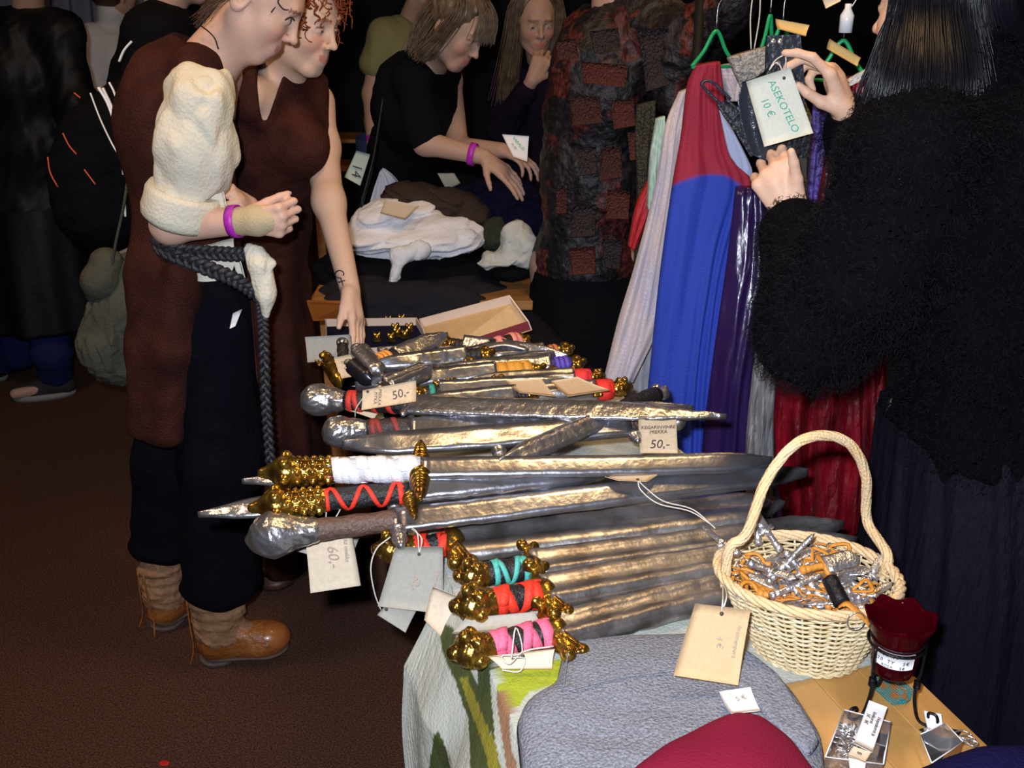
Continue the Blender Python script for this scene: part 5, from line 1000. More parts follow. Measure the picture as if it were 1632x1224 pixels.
# ================================================================== things near the camera
M_FELT = mat('grey_felt', (.27, .285, .33), .95, bump=.6, bscale=240, color2=(.15, .16, .20), vscale=330, detail=3, spec=.2)
M_BURG = mat('burgundy_cloth', (.20, .008, .035), .9, bump=.3, bscale=300, spec=.15); M_NAVY = mat('navy_fleece', (.008, .007, .055), .95, bump=.5, bscale=200, spec=.1)
fe = empty('grey_felt_garment', QZ(1050, 1150, .76), 'thick grey felt garment folded on the near table corner', 'garment')
P = [QZ(x, y, .768) for (x, y) in [(900, 1022), (1020, 1014), (1150, 1012), (1215, 1056), (1262, 1100), (1312, 1178), (1318, 1250), (1280, 1420), (1050, 1480), (850, 1380), (832, 1250), (822, 1150), (838, 1118), (885, 1092)]]
ob('folded_body', pad(P, .762, .022, .0035, 3.2, 5, .010, 140, 40, 14), M_FELT, fe)
P = [QZ(x, y, .79) for (x, y) in [(1150, 1018), (1195, 1040), (1240, 1075), (1290, 1150), (1308, 1180), (1290, 1205), (1255, 1180), (1200, 1120), (1160, 1080)]]
ob('waistband', pad(P, .786, .010, .001, 5, 6, 0, 90, 16, 12), M_FELT, fe)
for pp_ in ([(905, 1040), (898, 1095)], [(905, 1100), (1000, 1078), (1150, 1060)]): ob('seam', tube(spline([QZ(x, y, .797) for x, y in pp_], 20), .0012, 5), M_FELT, fe)
P = [QZ(x, y, .80) for (x, y) in [(1005, 1230), (1060, 1190), (1130, 1155), (1175, 1136), (1215, 1145), (1262, 1180), (1320, 1260), (1310, 1450), (1050, 1450), (980, 1300)]]
heap_ = thing('burgundy_garment', pad(P, .797, .022, .003, 3, 8, .018, 120, 30, 6), M_BURG, 'folded burgundy cloth garment lying on the grey felt', 'garment')
price_tag([(1146, 1103), (1196, 1096), (1212, 1133), (1166, 1138)], ('Z', .812, .812, .815, .815), M_PAPER, 'small white folded price slip on the grey felt by the burgundy cloth', [('5 €', .5, .5, .010, .2, M_PENCIL)], None, bend=.003)
P = [QZ(x, y, .80) for (x, y) in [(1335, 1250), (1420, 1224), (1500, 1190), (1560, 1174), (1640, 1168), (1760, 1180), (1760, 1400), (1400, 1400)]]
thing('navy_garment', pad(P, .757, .050, .004, 3, 18, .01, 120, 30, 5), M_NAVY, 'dark navy fleece garment in the near right corner of the table', 'garment')

# ---- wicker basket -------------------------------------------------------------------------------
bc = QZ(1292, 1046, .757)+V(0, .018, 0); BH = .118
BK = empty('wicker_basket', bc, 'woven pale wicker basket with a tall arched handle, full of miniature swords', 'basket')
M_WICK = mat('wicker', (.78, .66, .42), .45, bump=.4, bscale=300, color2=(.62, .47, .25), vscale=40, stretch=(1, 1, 3)); M_WICKR = mat('wicker_rim', (.70, .48, .24), .5, bump=.4, bscale=300, color2=(.66, .50, .30), vscale=30)
ROT = math.radians(-12)
def brad(h): k = h/BH; return .066+.050*k**.9, .060+.036*k**.9
def bpt(th, h, off=0):
    rx, ry = brad(h); x, y = (rx+off)*math.cos(th), (ry+off)*math.sin(th)*(1+.0*h); return bc+V(x*math.cos(ROT)-y*math.sin(ROT), x*math.sin(ROT)+y*math.cos(ROT), h)+V(-.012, .002, 0)*(h/BH)
NS = 30; gs = []
for k in range(NS):
    th = 2*np.pi*k/NS; gs.append(tube([bpt(th, h) for h in np.linspace(.0, BH, 8)], .0016, 5))
ob('stakes', join(*gs), M_WICK, BK)['kind'] = 'stuff'
gs = []; rows = 27
for r in range(rows):
    h = .004+(BH-.010)*r/(rows-1); n_ = NS*6; th = np.linspace(0, 2*np.pi, n_+1)
    gs.append(tube([bpt(t, h+.0004*math.sin(t*3+r), (.0030*math.cos(t*NS/2+math.pi*(r % 2))) ) for t in th], .0021, 5, cap=False))
ob('weavers', join(*gs), M_WICK, BK)['kind'] = 'stuff'
ob('base', lathe([(0, 0), (.98, 0), (1, .003), (.97, .006), (0, .006)], 40, bc, np.diag([.066, .060, 1])), M_WICK, BK)
def twist(pts, r, n_, turns, name, m, sr=None, sides=6):
    fr = frames(pts); N_ = len(pts)
    for k in range(n_):
        Q_ = [pts[i]+fr[i][1]*r*math.cos(turns*6.283*i/N_+6.283*k/n_)+fr[i][2]*r*math.sin(turns*6.283*i/N_+6.283*k/n_) for i in range(N_)]
        ob(name, tube(Q_, sr or r*.72, sides), m, BK)
rim = np.array([bpt(t, BH+.001) for t in np.linspace(0, 2*np.pi, 150)]); twist(rim, .0040, 4, 9, 'rim_cane', M_WICKR, .0034)
rim = np.array([bpt(t, .004, .003) for t in np.linspace(0, 2*np.pi, 100)]); twist(rim, .0022, 2, 14, 'base_cane', M_WICK, .0022)
hA, hB = Q(1164, 945, 1.085), Q(1372, 872, 1.225); hA = bpt(math.radians(196), BH-.02, .004); hB = bpt(math.radians(27), BH-.02, .004)
tpz = Q(1318, 694, 1.17)
hp_ = spline([hA, hA+V(.002, 0, .06), Q(1190, 850, 1.125), Q(1222, 765, 1.14), Q(1268, 708, 1.155), tpz, Q(1358, 712, 1.18), Q(1380, 760, 1.19), Q(1382, 830, 1.20), hB+V(.002, 0, .035), hB], 110)
twist(hp_, .0042, 7, 3.2, 'handle_cane', M_WICKR, .0030, 5)
# miniature swords in the basket
M_STRAP = mat('orange_leather', (.55, .22, .03), .45, bump=.3, bscale=100); M_MINI = mat('mini_silver', (.60, .60, .63), .25, .85, bump=.3, bscale=160)
def mini(a, d, up, L, w_, label, group=None, style=0, strap=True, rs=random):
    root = empty('miniature_sword', a, label, 'miniature sword', group); R = axes(d, up); root.rotation_euler = Matrix([[*R[0]], [*R[1]], [*R[2]]]).transposed().to_euler()
    def add(n_, key, fn, mm, par=None):
        me = shared(key, fn); o = bpy.data.objects.new(n_, me); COL.objects.link(o); o.parent = par or root
        if not me.materials: me.materials.append(mm)
        return o
    b = add('blade', 'mini_blade_%d' % style, lambda: blade(.070, (.014, .021, .010)[style], .006, 'ridge', n=18, tip=.014, m=10), M_MINI); b.location = (.030, 0, 0); b.scale = (L/.09, w_, 1)
    add('hilt', 'mini_hilt_%d' % (style % 2), lambda: join(lathe([(.003, 0), (.0055, .003), (.0045, .008), (.0045, .024), (.006, .026)], 10, (0, 0, 0), np.array([[0, 0, 1], [0, 1, 0], [1, 0, 0]])), tube([(.028, -.011-.004*(style % 2), 0), (.029, 0, 0), (.028, .011+.004*(style % 2), 0)], [.0042, .003, .0042], 8), lathe([(0, -.008), (.005, -.006), (.0065, -.002), (.004, .002)], 10, (0, 0, 0), np.array([[0, 0, 1], [0, 1, 0], [1, 0, 0]]))), [M_BRASS, M_STRAP][style % 2] if style < 2 else M_MINI)
    if strap:
        k = random.randrange(3); add('strap', 'mini_strap_%d' % k, lambda: tube(spline([(-.004, 0, 0), (-.014, .010, .006), (-.026, .004+.006*k, .010), (-.030, -.010, .004), (-.018, -.012+.004*k, .004), (-.004, 0, 0)], 20), .0026, 6, flat=.35), M_STRAP)
        o = add('ring', 'mini_ring', lambda: tube([(-.030+.006*math.cos(t), -.010+.006*math.sin(t), .004) for t in np.linspace(0, 6.28, 16)], .0007, 5), M_MINI)
    return root
rs = random.Random(11); MG = 'miniature swords heaped in the basket'; MLS = ('miniature silver sword heaped in the wicker basket, with brass hilt', 'miniature silver sword heaped in the wicker basket, with orange leather hilt', 'slim miniature sword heaped in the wicker basket, with plain silver hilt')
for i in range(96):
    lay = i//32; t = rs.uniform(0, 6.28); q = math.sqrt(rs.random())*(.60, .72, .78)[lay]; h = BH-.058+.022*lay; rx, ry = brad(h); c = bc+V(rx*q*math.cos(t)-.01, ry*q*math.sin(t), h+.008*(1-q))
    yaw = rs.uniform(0, 6.28); el_ = rs.uniform(-.25, .35); d = V(math.cos(yaw), math.sin(yaw)*.8, math.sin(el_)); L = .07; out_ = 0
    for tr in range(40):
        e0, e1 = (c-nrm(d)*.062-bc+V(.01, 0, 0))/V(rx, ry, 1), (c+nrm(d)*.058-bc+V(.01, 0, 0))/V(rx, ry, 1)
        if max(np.hypot(*e0[:2]), np.hypot(*e1[:2])) < .93: break
        yaw = rs.uniform(0, 6.28); d = V(math.cos(yaw), math.sin(yaw)*.8, math.sin(el_)); t = rs.uniform(0, 6.28); q *= .93; c = bc+V(rx*q*math.cos(t)-.01, ry*q*math.sin(t), h+.008*(1-q))
    a = c-nrm(d)*.035; st_ = i % 2 if i % 5 else 2; mini(a, d, (rs.uniform(-.5, .5), rs.uniform(-.5, .5), 1), L, 1, MLS[st_]+(' and strap' if lay > 0 else ''), MG+(', brass hilted', ', orange hilted', ', plain silver')[st_], st_, strap=lay > 0)
feat = [((1208, 862), (1204, 822), 1.20, 1.22, .065, .8, 0, 'miniature sword standing upright, left one of the crossed pair at the back of the basket'), ((1240, 872), (1210, 828), 1.19, 1.21, .075, 1.2, 0, 'broad miniature sword leaning left, at the back of the basket by the crossed pair'),
        ((1228, 924), (1288, 862), 1.10, 1.13, .105, .75, 2, 'bright plain silver miniature blade standing out over the middle of the heap'), ((1282, 908), (1352, 892), 1.11, 1.13, .09, 1.3, 1, 'wide golden lit miniature blade at the right of the heap'),
        ((1372, 942), (1398, 900), 1.12, 1.15, .06, .8, 0, 'slim miniature sword leaning on the right inner wall of the basket'), ((1360, 966), (1408, 938), 1.08, 1.11, .075, 1.1, 2, 'blue grey miniature blade resting over the right rim of the basket'),
        ((1234, 948), (1292, 924), 1.07, 1.09, .08, .9, 2, 'dark flat miniature blade lying low at the front of the heap'), ((1256, 885), (1300, 940), 1.13, 1.09, .085, .8, 0, 'miniature sword crossing below the bright blade'), ((1172, 880), (1128, 846), 1.15, 1.22, .075, 1.0, 2, 'miniature sword poking out left over the rim behind the handle'),
        ((1200, 900), (1246, 916), 1.12, 1.09, .07, 1.4, 2, 'wide grey miniature blade at the left behind the bright one')]
for (p, q, y0, y1, L, w_, st, lb) in feat: A_, B_ = Q(*p, y0), Q(*q, y1); mini(A_, B_-A_, V(0, -.5, 1), np.linalg.norm(B_-A_)*1.0-.03+.03, w_, lb, None, st, strap=False)
fobs = empty('key_fob', Q(1330, 945, 1.07), 'dark rolled key fob with an orange strap and steel ring hanging over the basket rim', 'key fob')
ob('roll', tube(spline([Q(1322, 922, 1.075), Q(1342, 962, 1.045)], 8), .0105, 14), M_LEATHERBLK, fobs)
ob('strap', tube(spline([Q(1338, 966, 1.04), Q(1350, 962, 1.035), Q(1370, 978, 1.025), Q(1386, 994, 1.02)], 16), .0060, 8, flat=.3), M_STRAP, fobs)
ob('ring', tube([Q(1364, 990, 1.02)+V(.0105*math.cos(t), 0, .0125*math.sin(t)) for t in np.linspace(0, 6.28, 28)], .0009, 6), M_MINI, fobs)
price_tag([(1108, 962), (1196, 972), (1176, 1092), (1073, 1076)], ('Y', 1.015, .985), mat('orange_kraft_card', (.62, .42, .22), .85, var=.08, vscale=200), 'large kraft tag marked 4 € tied to the basket handle', [('4 €', .56, .46, .011, -1.3, M_PENCIL), ('Avaimenperä', .84, .42, .008, -HP+.1, M_PENCIL)], (.50, .09), [['h', Q(1152, 955, 1.025), bpt(math.radians(205), BH-.005, .006), Q(1158, 950, 1.03), 'h']], bend=.0025)

# ---- red glass candle cup on a wrought iron stand ------------------------------------------------
cc = V(*(Q(1425, 1050, 1.0)[:2]), 0); zc = .815
CB = empty('candle_cup', cc+V(0, 0, zc), 'dark red glass candle cup with a flared wavy rim and a white handwritten label', 'candle cup')
M_GLASS = mat('red_glass', (.10, .0015, .008), .06, trans=.72, ior=1.12, spec=.5)
th = np.linspace(0, 2*np.pi, 64, endpoint=False); out, inn = [], []
for (r, z) in ((.0, 0), (.020, .0), (.0255, .006), (.0275, .02), (.0285, .042), (.030, .050), (.033, .060), (.0385, .075), (.041, .082)):
    wv_ = 1+.045*max(0, (z-.05)/.032)*np.cos(7*th); out.append(np.stack([r*wv_*np.cos(th), r*wv_*np.sin(th), np.full(64, z)+.003*max(0, (z-.05)/.032)*np.cos(7*th)], 1)+cc+V(0, 0, zc))
    r2 = max(0, r-.0024); inn.append(np.stack([r2*wv_*np.cos(th), r2*wv_*np.sin(th), np.full(64, max(z, .004))+.003*max(0, (z-.05)/.032)*np.cos(7*th)], 1)+cc+V(0, 0, zc))
ob('glass', loft(out+inn[::-1]), M_GLASS, CB)
ob('wax', lathe([(0, .005), (.0225, .007), (.0245, .02), (.0254, .040), (0, .041)], 40, cc+V(0, 0, zc)), mat('red_wax', (.40, .006, .03), .5), CB)
ob('glass_ring', tube([cc+V(.0305*math.cos(t), .0305*math.sin(t), zc+.0505) for t in np.linspace(0, 6.283, 48)], .0011, 6), M_LEATHERBLK, CB)
av = math.atan2(-cc[1], -cc[0]+.01); ar = np.linspace(av-.72, av+.85, 24); G = np.array([[cc+V(.0300*math.cos(a)*k, .0300*math.sin(a)*k, zc+z-.0032*math.cos((a-av)*1.2)*0) for z, k in ((.024, .955), (.033, .97), (.0465, .995))] for a in ar])
lb = ob('paper_label', slab(G, .0004), M_PAPER, CB)
for (txt, da, z, sz) in (('TUOKSU', -.22, .0425, .0058), ('20 TY  5€', -.05, .0345, .0065), ('ROSA  5€', -.02, .0278, .0052)):
    for i, ch in enumerate(txt):
        if ch == ' ': continue
        a = av+da+(i-len(txt)/2+.5)*sz*.66/.030; nn = V(math.cos(a), math.sin(a), 0); lettering(ch, sz, np.array([np.cross(UPV, nn), UPV, nn]), cc+nn*.0306+V(0, 0, zc+z), M_INK, lb)
IS = empty('iron_stand', cc+V(0, 0, .757), 'black wrought iron stand with curled feet carrying the red candle cup', 'candle stand'); M_IRON = mat('black_iron', (.010, .010, .012), .35, .6, bump=.3, bscale=150)
ob('holding_ring', tube([cc+V(.0335*math.cos(t), .0335*math.sin(t), zc+.046) for t in np.linspace(0, 6.283, 40)], .0018, 6), M_IRON, IS)
for ang in (math.radians(205), math.radians(-38), math.radians(85)):
    o = V(math.cos(ang), math.sin(ang), 0); z = lambda r, h: cc+o*r+V(0, 0, .757+h)
    ob('leg', tube(spline([z(.0335, zc-.757+.046), z(.033, .075), z(.030, .045), z(.033, .022), z(.040, .005), z(.052, .0035), z(.061, .012), z(.058, .022), z(.050, .021), z(.050, .014)], 44), .0021, 6), M_IRON, IS)
    ob('wire_wrap', tube([z(.031, .048)+V(.0035*math.cos(t), .0035*math.sin(t), .012*t/30) for t in np.linspace(0, 30, 60)], .001, 4), M_IRON, IS)
thing('wire_coil', tube([cc+V(.006*math.cos(t)-.028, .006*math.sin(t)-.004, .760+.012*t/30) for t in np.linspace(0, 30, 80)], .0016, 5), M_IRON, 'small black wire coil beside the left foot of the iron stand', 'coil') if False else None
# beaded bookmark / bracelet
bd = empty('beaded_bracelet', QZ(1425, 1105, .76), 'turquoise and copper beaded bracelet strip lying under the candle stand', 'bracelet'); M_BEADT = mat('turquoise_beads', (.01, .22, .26), .12, .4); M_BEADC = mat('copper_beads', (.30, .10, .02), .2, .5)
ks = [QZ(1393, 1072, .7585), QZ(1432, 1086, .7585), QZ(1462, 1110, .7585), QZ(1440, 1130, .7585), QZ(1428, 1124, .7585)]
c0, c1, wv = QZ(1400, 1078, .760), QZ(1446, 1118, .760), QZ(1465, 1104, .760)-QZ(1434, 1128, .760); gt, gc = [], []
for i in range(26):
    for j in range(13):
        t, s = i/25, j/12-.5; p = c0+(c1-c0)*t+wv*s*(1 if t < .85 else max(.1, 1-(t-.85)*5)); sph = lathe([(0, -.0014), (.0013, 0), (0, .0014)], 6, p+UPV*.0006)
        (gc if abs(s) < .30 and ((i//5+j//3) % 2 == 0) else gt).append(sph)
ob('turquoise_beads', join(*gt), M_BEADT, bd)['kind'] = 'stuff'; ob('copper_beads', join(*gc), M_BEADC, bd)['kind'] = 'stuff'
# clear boxes with jewellery
M_CLEAR = mat('clear_acrylic', (.95, .95, .97), .03, trans=.97, ior=1.3, spec=.3)
def clear_box(c, h, label):
    K = [QZ(x, y, .759) for (x, y) in c]; root = empty('clear_box', sum(K)/4, label, 'box'); cen = sum(K)/4
    ob('base', (np.vstack([k for k in K]+[k+UPV*.0014 for k in K]), [(3, 2, 1, 0), (4, 5, 6, 7), (0, 1, 5, 4), (1, 2, 6, 5), (2, 3, 7, 6), (3, 0, 4, 7)]), M_CLEAR, root, smooth=False)
    for i in range(4):
        p, q = K[i], K[(i+1) % 4]; inn = nrm(np.cross(UPV, q-p)); inn = inn if inn@(cen-p) > 0 else -inn
        v = [p+UPV*.0015, q+UPV*.0015, q+UPV*h, p+UPV*h]; ob('wall', (np.vstack(v+[x+inn*.0012 for x in v]), [(0, 1, 2, 3), (7, 6, 5, 4), (0, 4, 5, 1), (1, 5, 6, 2), (2, 6, 7, 3), (3, 7, 4, 0)]), M_CLEAR, root, smooth=False)
        ob('rim', tube([p+UPV*h, q+UPV*h], .0008, 4), mat('edge_acrylic', (.7, .7, .72), .2), root)
    return root
clear_box([(1342, 1152), (1416, 1172), (1404, 1240), (1312, 1228)], .020, 'clear plastic box of silver rings beneath the long handwritten label')
clear_box([(1462, 1194), (1502, 1176), (1530, 1206), (1480, 1240)], .022, 'small empty clear plastic box near the navy garment')
rs = random.Random(5)
for i in range(16):
    p = QZ(1340+rs.uniform(0, 26), 1158+rs.uniform(0, 50), .763); t_ = rs.uniform(0, 3); n1 = nrm((math.cos(t_), math.sin(t_), rs.uniform(.2, 1))); R = axes(n1)
    tag(ob('silver_ring', tube([p+R[1]*.0055*math.cos(a)+R[2]*.0055*math.sin(a)+UPV*.003 for a in np.linspace(0, 6.283, 18)], .0010, 6), M_MINI), 'small silver ring in the clear box', 'ring', 'silver rings in the clear box')
price_tag([(1385, 1117), (1414, 1128), (1390, 1200), (1360, 1185)], ('Z', .790), M_PAPER, 'long white label with three handwritten lines on the ring box', [('Hopeakorut ja', .80, .5, .0062, -HP, M_INK), ('kivikorut', .50, .35, .0062, -HP, M_INK), ('5€   8€', .24, .42, .0062, -HP, M_INK)], None, bend=.001)
price_tag([(1360, 1190), (1388, 1200), (1378, 1216), (1350, 1204)], ('Z', .788), M_KRAFT2, 'small buff slip at the lower end of the long white label', holes=None, bend=.001, lines=[('8', .5, .5, .008, -1.2, M_INK)])
price_tag([(1472, 1132), (1500, 1138), (1506, 1172), (1478, 1160)], ('Z', .778, .778, .765, .765), M_PAPER, 'blank crumpled white slip on the dark pendant', holes=None, bend=.003)
price_tag([(1352, 1208), (1380, 1216), (1376, 1240), (1356, 1240)], ('Z', .782), M_PAPER, 'white slip at the near edge of the ring box', holes=None, bend=.001)
pd = empty('pendant', QZ(1500, 1170, .76), 'dark leather and steel pendant necklace by the navy garment', 'necklace')
ob('leather_piece', pad([QZ(x, y, .76) for (x, y) in [(1462, 1160), (1500, 1158), (1535, 1164), (1522, 1176), (1490, 1172), (1478, 1170)]], .758, .003, .0004, 30, 2, 0, 40, 8, 6), M_LEATHERBLK, pd)
for k, (x, y, r) in enumerate(((1535, 1172, .010), (1542, 1180, .009), (1530, 1182, .007), (1550, 1188, .006))): ob('steel_loop', tube([QZ(x, y, .761)+V(r*math.cos(a), r*.8*math.sin(a), .001*k) for a in np.linspace(0, 6.283, 24)], .0012, 6), M_MINI, pd)
ob('setting', lathe([(0, 0), (.005, .0), (.004, .003), (0, .004)], 14, QZ(1478, 1164, .761)), M_MINI, pd)

thing('red_scrap', pad([QZ(x, y, 0) for x, y in ((252, 1216), (262, 1212), (272, 1215), (268, 1221), (256, 1222))], .001, .002, .0003, 30, 1, 0, 24, 6), mat('red_scrap', (.45, .01, .01), .7), 'tiny red scrap lying on the carpet at the lower left', 'scrap')
cloth_lump('pale_cloth', [(Q(-10, 520, 4.3), (.12, .08, .20)), (Q(5, 560, 4.28), (.07, .06, .05))], mat('pale_beige_cloth', (.20, .17, .11), .9), 'pale beige cloth hanging at the far left edge behind the jeans', lambda P: .004*wr(P, 6, 3), .008)
thing('wooden_stand', join(box(-1.02, -.62, 5.0, 5.25, .72, .75, .004), box(-1.0, -.96, 5.02, 5.06, 0, .72), box(-.68, -.64, 5.02, 5.06, 0, .72), box(-1.02, -.62, 5.0, 5.25, .86, .88, .004)), M_PINE, 'small pine display stand far back between the red curls and the olive t-shirt', 'stand', smooth=False)
# ================================================================== clothes rail and garments
RK = empty('clothes_rail', (.55, 2.15, 0), 'metal clothes rail behind the table carrying the dresses', 'clothes rail'); M_CHR = mat('rail_steel', (.25, .25, .27), .3, .9); M_RAIL = mat('black_rail', (.008, .008, .009), .6, spec=.2)
ra, rb = V(.46, 2.60, 1.72), V(1.0, 1.98, 1.72)
ob('rail', tube([ra, rb], .014, 12), M_RAIL, RK)
for p in (ra, rb): ob('upright', tube([p*V(1, 1, 0)+V(0, 0, .02), p], .013, 12), M_RAIL, RK); ob('foot', tube([p*V(1, 1, 0)+V(.10, .16, .015), p*V(1, 1, 0)-V(.10, .16, -.015)], .015, 10), M_RAIL, RK)
def garment(L, Rr, m, label, name='dress', thick=.03, nf=3, amp=.012, seed=0, n=40, mm=44, colf=None, parent=None, close=True, cat='dress'):
    """hanging garment: left and right outline as (px, py, Y), with a front and a back sheet"""
    A, B = spline([Q(*p) for p in L], n), spline([Q(*p) for p in Rr], n); R_ = []
    for i in range(n):
        k = i/(n-1); d = nrm(np.cross(B[i]-A[i], UPV)); d = d if d[1] < 0 else -d; ring = []
        for s in np.linspace(0, 1, mm, endpoint=False):
            u = s*2; fr = u < 1; x = u if fr else 2-u; e = math.sqrt(max(0, 1-(2*x-1)**4)); f = thick*(.5+.5*k)*e+amp*(k**.6)*math.sin(x*nf*6.283*(1+.25*math.sin(x*5+seed))+seed+k*.9+.9*math.sin(k*5+seed))*e*(.6+.4*math.sin(k*6+x*9+seed))+.7*amp*float(wr(np.array([x*1.6+seed, k*1.1, .3]), 1.3, seed))*e
            ring.append(A[i]*(1-x)+B[i]*x+d*(f if fr else -thick*e+.5*f*k))
        R_.append(np.array(ring))
    me = mesh_of(*loft(R_), True, name)
    if colf is not None:
        a = me.color_attributes.new('Col', 'FLOAT_COLOR', 'POINT'); c = np.array([colf(*proj(np.array(v.co))) for v in me.vertices]); a.data.foreach_set('color', np.c_[c, np.ones(len(c))].astype(np.float32).ravel())
    o = ob(name, me, m, parent); return tag(o, label, cat) if parent is None else o
M_LILAC = mat('iridescent_pink_satin', (.52, .42, .40), .38, color2=(.36, .34, .42), vscale=5, bump=.25, bscale=120, stretch=(3, 3, 1), sheen=.3)
M_GREYV = mat('grey_blue_satin', (.26, .28, .32), .45, bump=.3, bscale=60, stretch=(4, 4, 1)); M_BLUE = mat('royal_blue_cloth', (.018, .045, .36), .8, bump=.2, bscale=200)
M_BURG2 = mat('wine_cloth', (.28, .012, .035), .8, bump=.2, bscale=200); M_SATIN = mat('purple_satin', (.022, .009, .065), .27, bump=.3, bscale=14, spec=.8, stretch=(1.5, 1.5, .6), bdist=.02)
M_VELVET = mat('red_velvet', (.20, .003, .012), .36, bump=.8, bscale=26, color2=(.03, .0005, .002), vscale=14, bdist=.012, stretch=(2, 2, .5), spec=.6); M_LACE = mat('silver_lace', (.40, .37, .32), .4, .3, bump=1.0, bscale=150, color2=(.20, .18, .17), vscale=160, bdist=.006)
M_PURP = mat('purple_lace', (.08, .05, .30), .5, bump=1.0, bscale=90, color2=(.02, .012, .09), vscale=80, bdist=.006); M_GREEN = mat('green_hanger', (.01, .30, .10), .3); M_GREY2 = mat('grey_dress_cloth', (.30, .31, .35), .6, bump=.3, bscale=80, stretch=(4, 4, 1))
# garments from far to near
garment([(1045, 190, 2.42), (1035, 250, 2.42), (1030, 330, 2.42)], [(1060, 185, 2.42), (1062, 260, 2.42), (1060, 350, 2.42)], mat('mint_cloth', (.38, .52, .46), .8), 'pale mint green garment showing behind the pink satin sleeve', thick=.02)
garment([(1030, 290, 2.44), (1012, 330, 2.44), (1000, 390, 2.44)], [(1048, 280, 2.44), (1035, 340, 2.44), (1012, 398, 2.44)], mat('red_trim_cloth', (.35, .01, .015), .6), 'red sleeve with a gold button behind the pink satin sleeve', thick=.02, amp=.003)
garment([(1000, 480, 2.3), (992, 560, 2.3), (985, 640, 2.3), (985, 860, 2.3)], [(1060, 460, 2.3), (1070, 560, 2.3), (1075, 640, 2.3), (1080, 860, 2.3)], M_GREY2, 'pale grey blue underdress hanging below the pink satin sleeve', thick=.03, seed=2)
garment([(1082, 148, 2.24), (1060, 200, 2.24), (1045, 290, 2.23), (1012, 420, 2.22), (985, 510, 2.2), (960, 612, 2.18)], [(1108, 138, 2.24), (1098, 200, 2.24), (1086, 290, 2.23), (1068, 420, 2.22), (1050, 520, 2.2), (1010, 606, 2.18)], M_LILAC, 'long pinkish satin sleeve hanging left of the blue and wine dress', 'satin_sleeve', thick=.025, nf=2, amp=.008, seed=1)
def dresscol(x, y):
    lim = 296-18*math.sin((min(max(x, 1070), 1200)-1070)/130*math.pi)+max(0, x-1160)*.35
    t = min(1, max(0, (y-lim)/5+.5)); return V(.27, .012, .036)*(1-t)+V(.016, .045, .38)*t
M_DR = mat('two_colour_dress', (1, 1, 1), .8, attr='Col', bump=.2, bscale=200)
d0 = garment([(1108, 105, 2.17), (1094, 140, 2.17), (1084, 220, 2.17), (1070, 300, 2.16), (1052, 430, 2.15), (1038, 560, 2.14), (1025, 700, 2.13), (1015, 840, 2.12)], [(1148, 98, 2.17), (1155, 160, 2.17), (1168, 240, 2.17), (1198, 296, 2.16), (1168, 400, 2.15), (1146, 540, 2.14), (1138, 660, 2.13), (1135, 840, 2.12)], M_DR, 'long dress with wine red bodice and royal blue skirt on the clothes rail', thick=.035, nf=4, amp=.009, seed=3, colf=dresscol, n=120, mm=70)
garment([(1146, 176, 2.10), (1160, 240, 2.10), (1172, 262, 2.10)], [(1152, 176, 2.10), (1196, 262, 2.10), (1198, 284, 2.10)], mat('pale_blue_lining', (.38, .42, .60), .7), 'pale blue side insert of a garment under the black leather frog', thick=.006, amp=.001, nf=1)
garment([(1140, 106, 2.2), (1150, 130, 2.2), (1158, 160, 2.2)], [(1200, 96, 2.2), (1190, 130, 2.2), (1180, 160, 2.2)], M_LILAC, 'pale satin collar of a garment on a green hanger', 'satin_collar', thick=.02, nf=1, amp=.004)
garment([(1172, 300, 2.10), (1160, 400, 2.08), (1146, 500, 2.06), (1132, 600, 2.05), (1118, 720, 2.04), (1112, 860, 2.03)], [(1222, 300, 2.10), (1230, 400, 2.08), (1216, 500, 2.06), (1200, 600, 2.05), (1196, 720, 2.04), (1200, 860, 2.03)], M_SATIN, 'dark purple satin dress hanging right of the blue skirt', thick=.03, nf=2, amp=.016, seed=4)
garment([(1158, 92, 2.03), (1175, 130, 2.03), (1200, 180, 2.03), (1262, 300, 2.03), (1270, 420, 2.02)], [(1228, 72, 2.03), (1260, 120, 2.03), (1298, 200, 2.03), (1300, 300, 2.03), (1290, 420, 2.02)], M_LACE, 'silvery lace top on a hanger behind the held leather frog', 'lace_top', thick=.02, nf=3, amp=.005, seed=5)
garment([(1215, 430, 2.0), (1208, 520, 1.99), (1196, 620, 1.98), (1188, 720, 1.97), (1190, 850, 1.96)], [(1246, 430, 2.0), (1250, 520, 1.99), (1238, 620, 1.98), (1234, 720, 1.97), (1240, 850, 1.96)], mat('silver_grey_brocade', (.30, .31, .33), .4, .2, bump=.6, bscale=50, color2=(.16, .15, .16), vscale=40, stretch=(5, 5, .4)), 'silver grey brocade garment with glitter trim between purple satin and red velvet', thick=.02, nf=2, amp=.010, seed=6)
garment([(1250, 500, 2.06), (1240, 620, 2.05), (1236, 850, 2.03)], [(1290, 500, 2.06), (1290, 620, 2.05), (1300, 850, 2.03)], mat('violet_satin', (.07, .05, .34), .35, sheen=.3), 'violet satin garment glimpsed behind the basket', thick=.02, nf=2, amp=.008, seed=9)
garment([(1296, 160, 1.98), (1290, 240, 1.98), (1284, 330, 1.97), (1282, 420, 1.96)], [(1330, 160, 1.98), (1326, 240, 1.98), (1318, 330, 1.97), (1310, 420, 1.96)], M_PURP, 'purple lace patterned garment right of the leather frog', thick=.015, nf=2, amp=.005, seed=7)
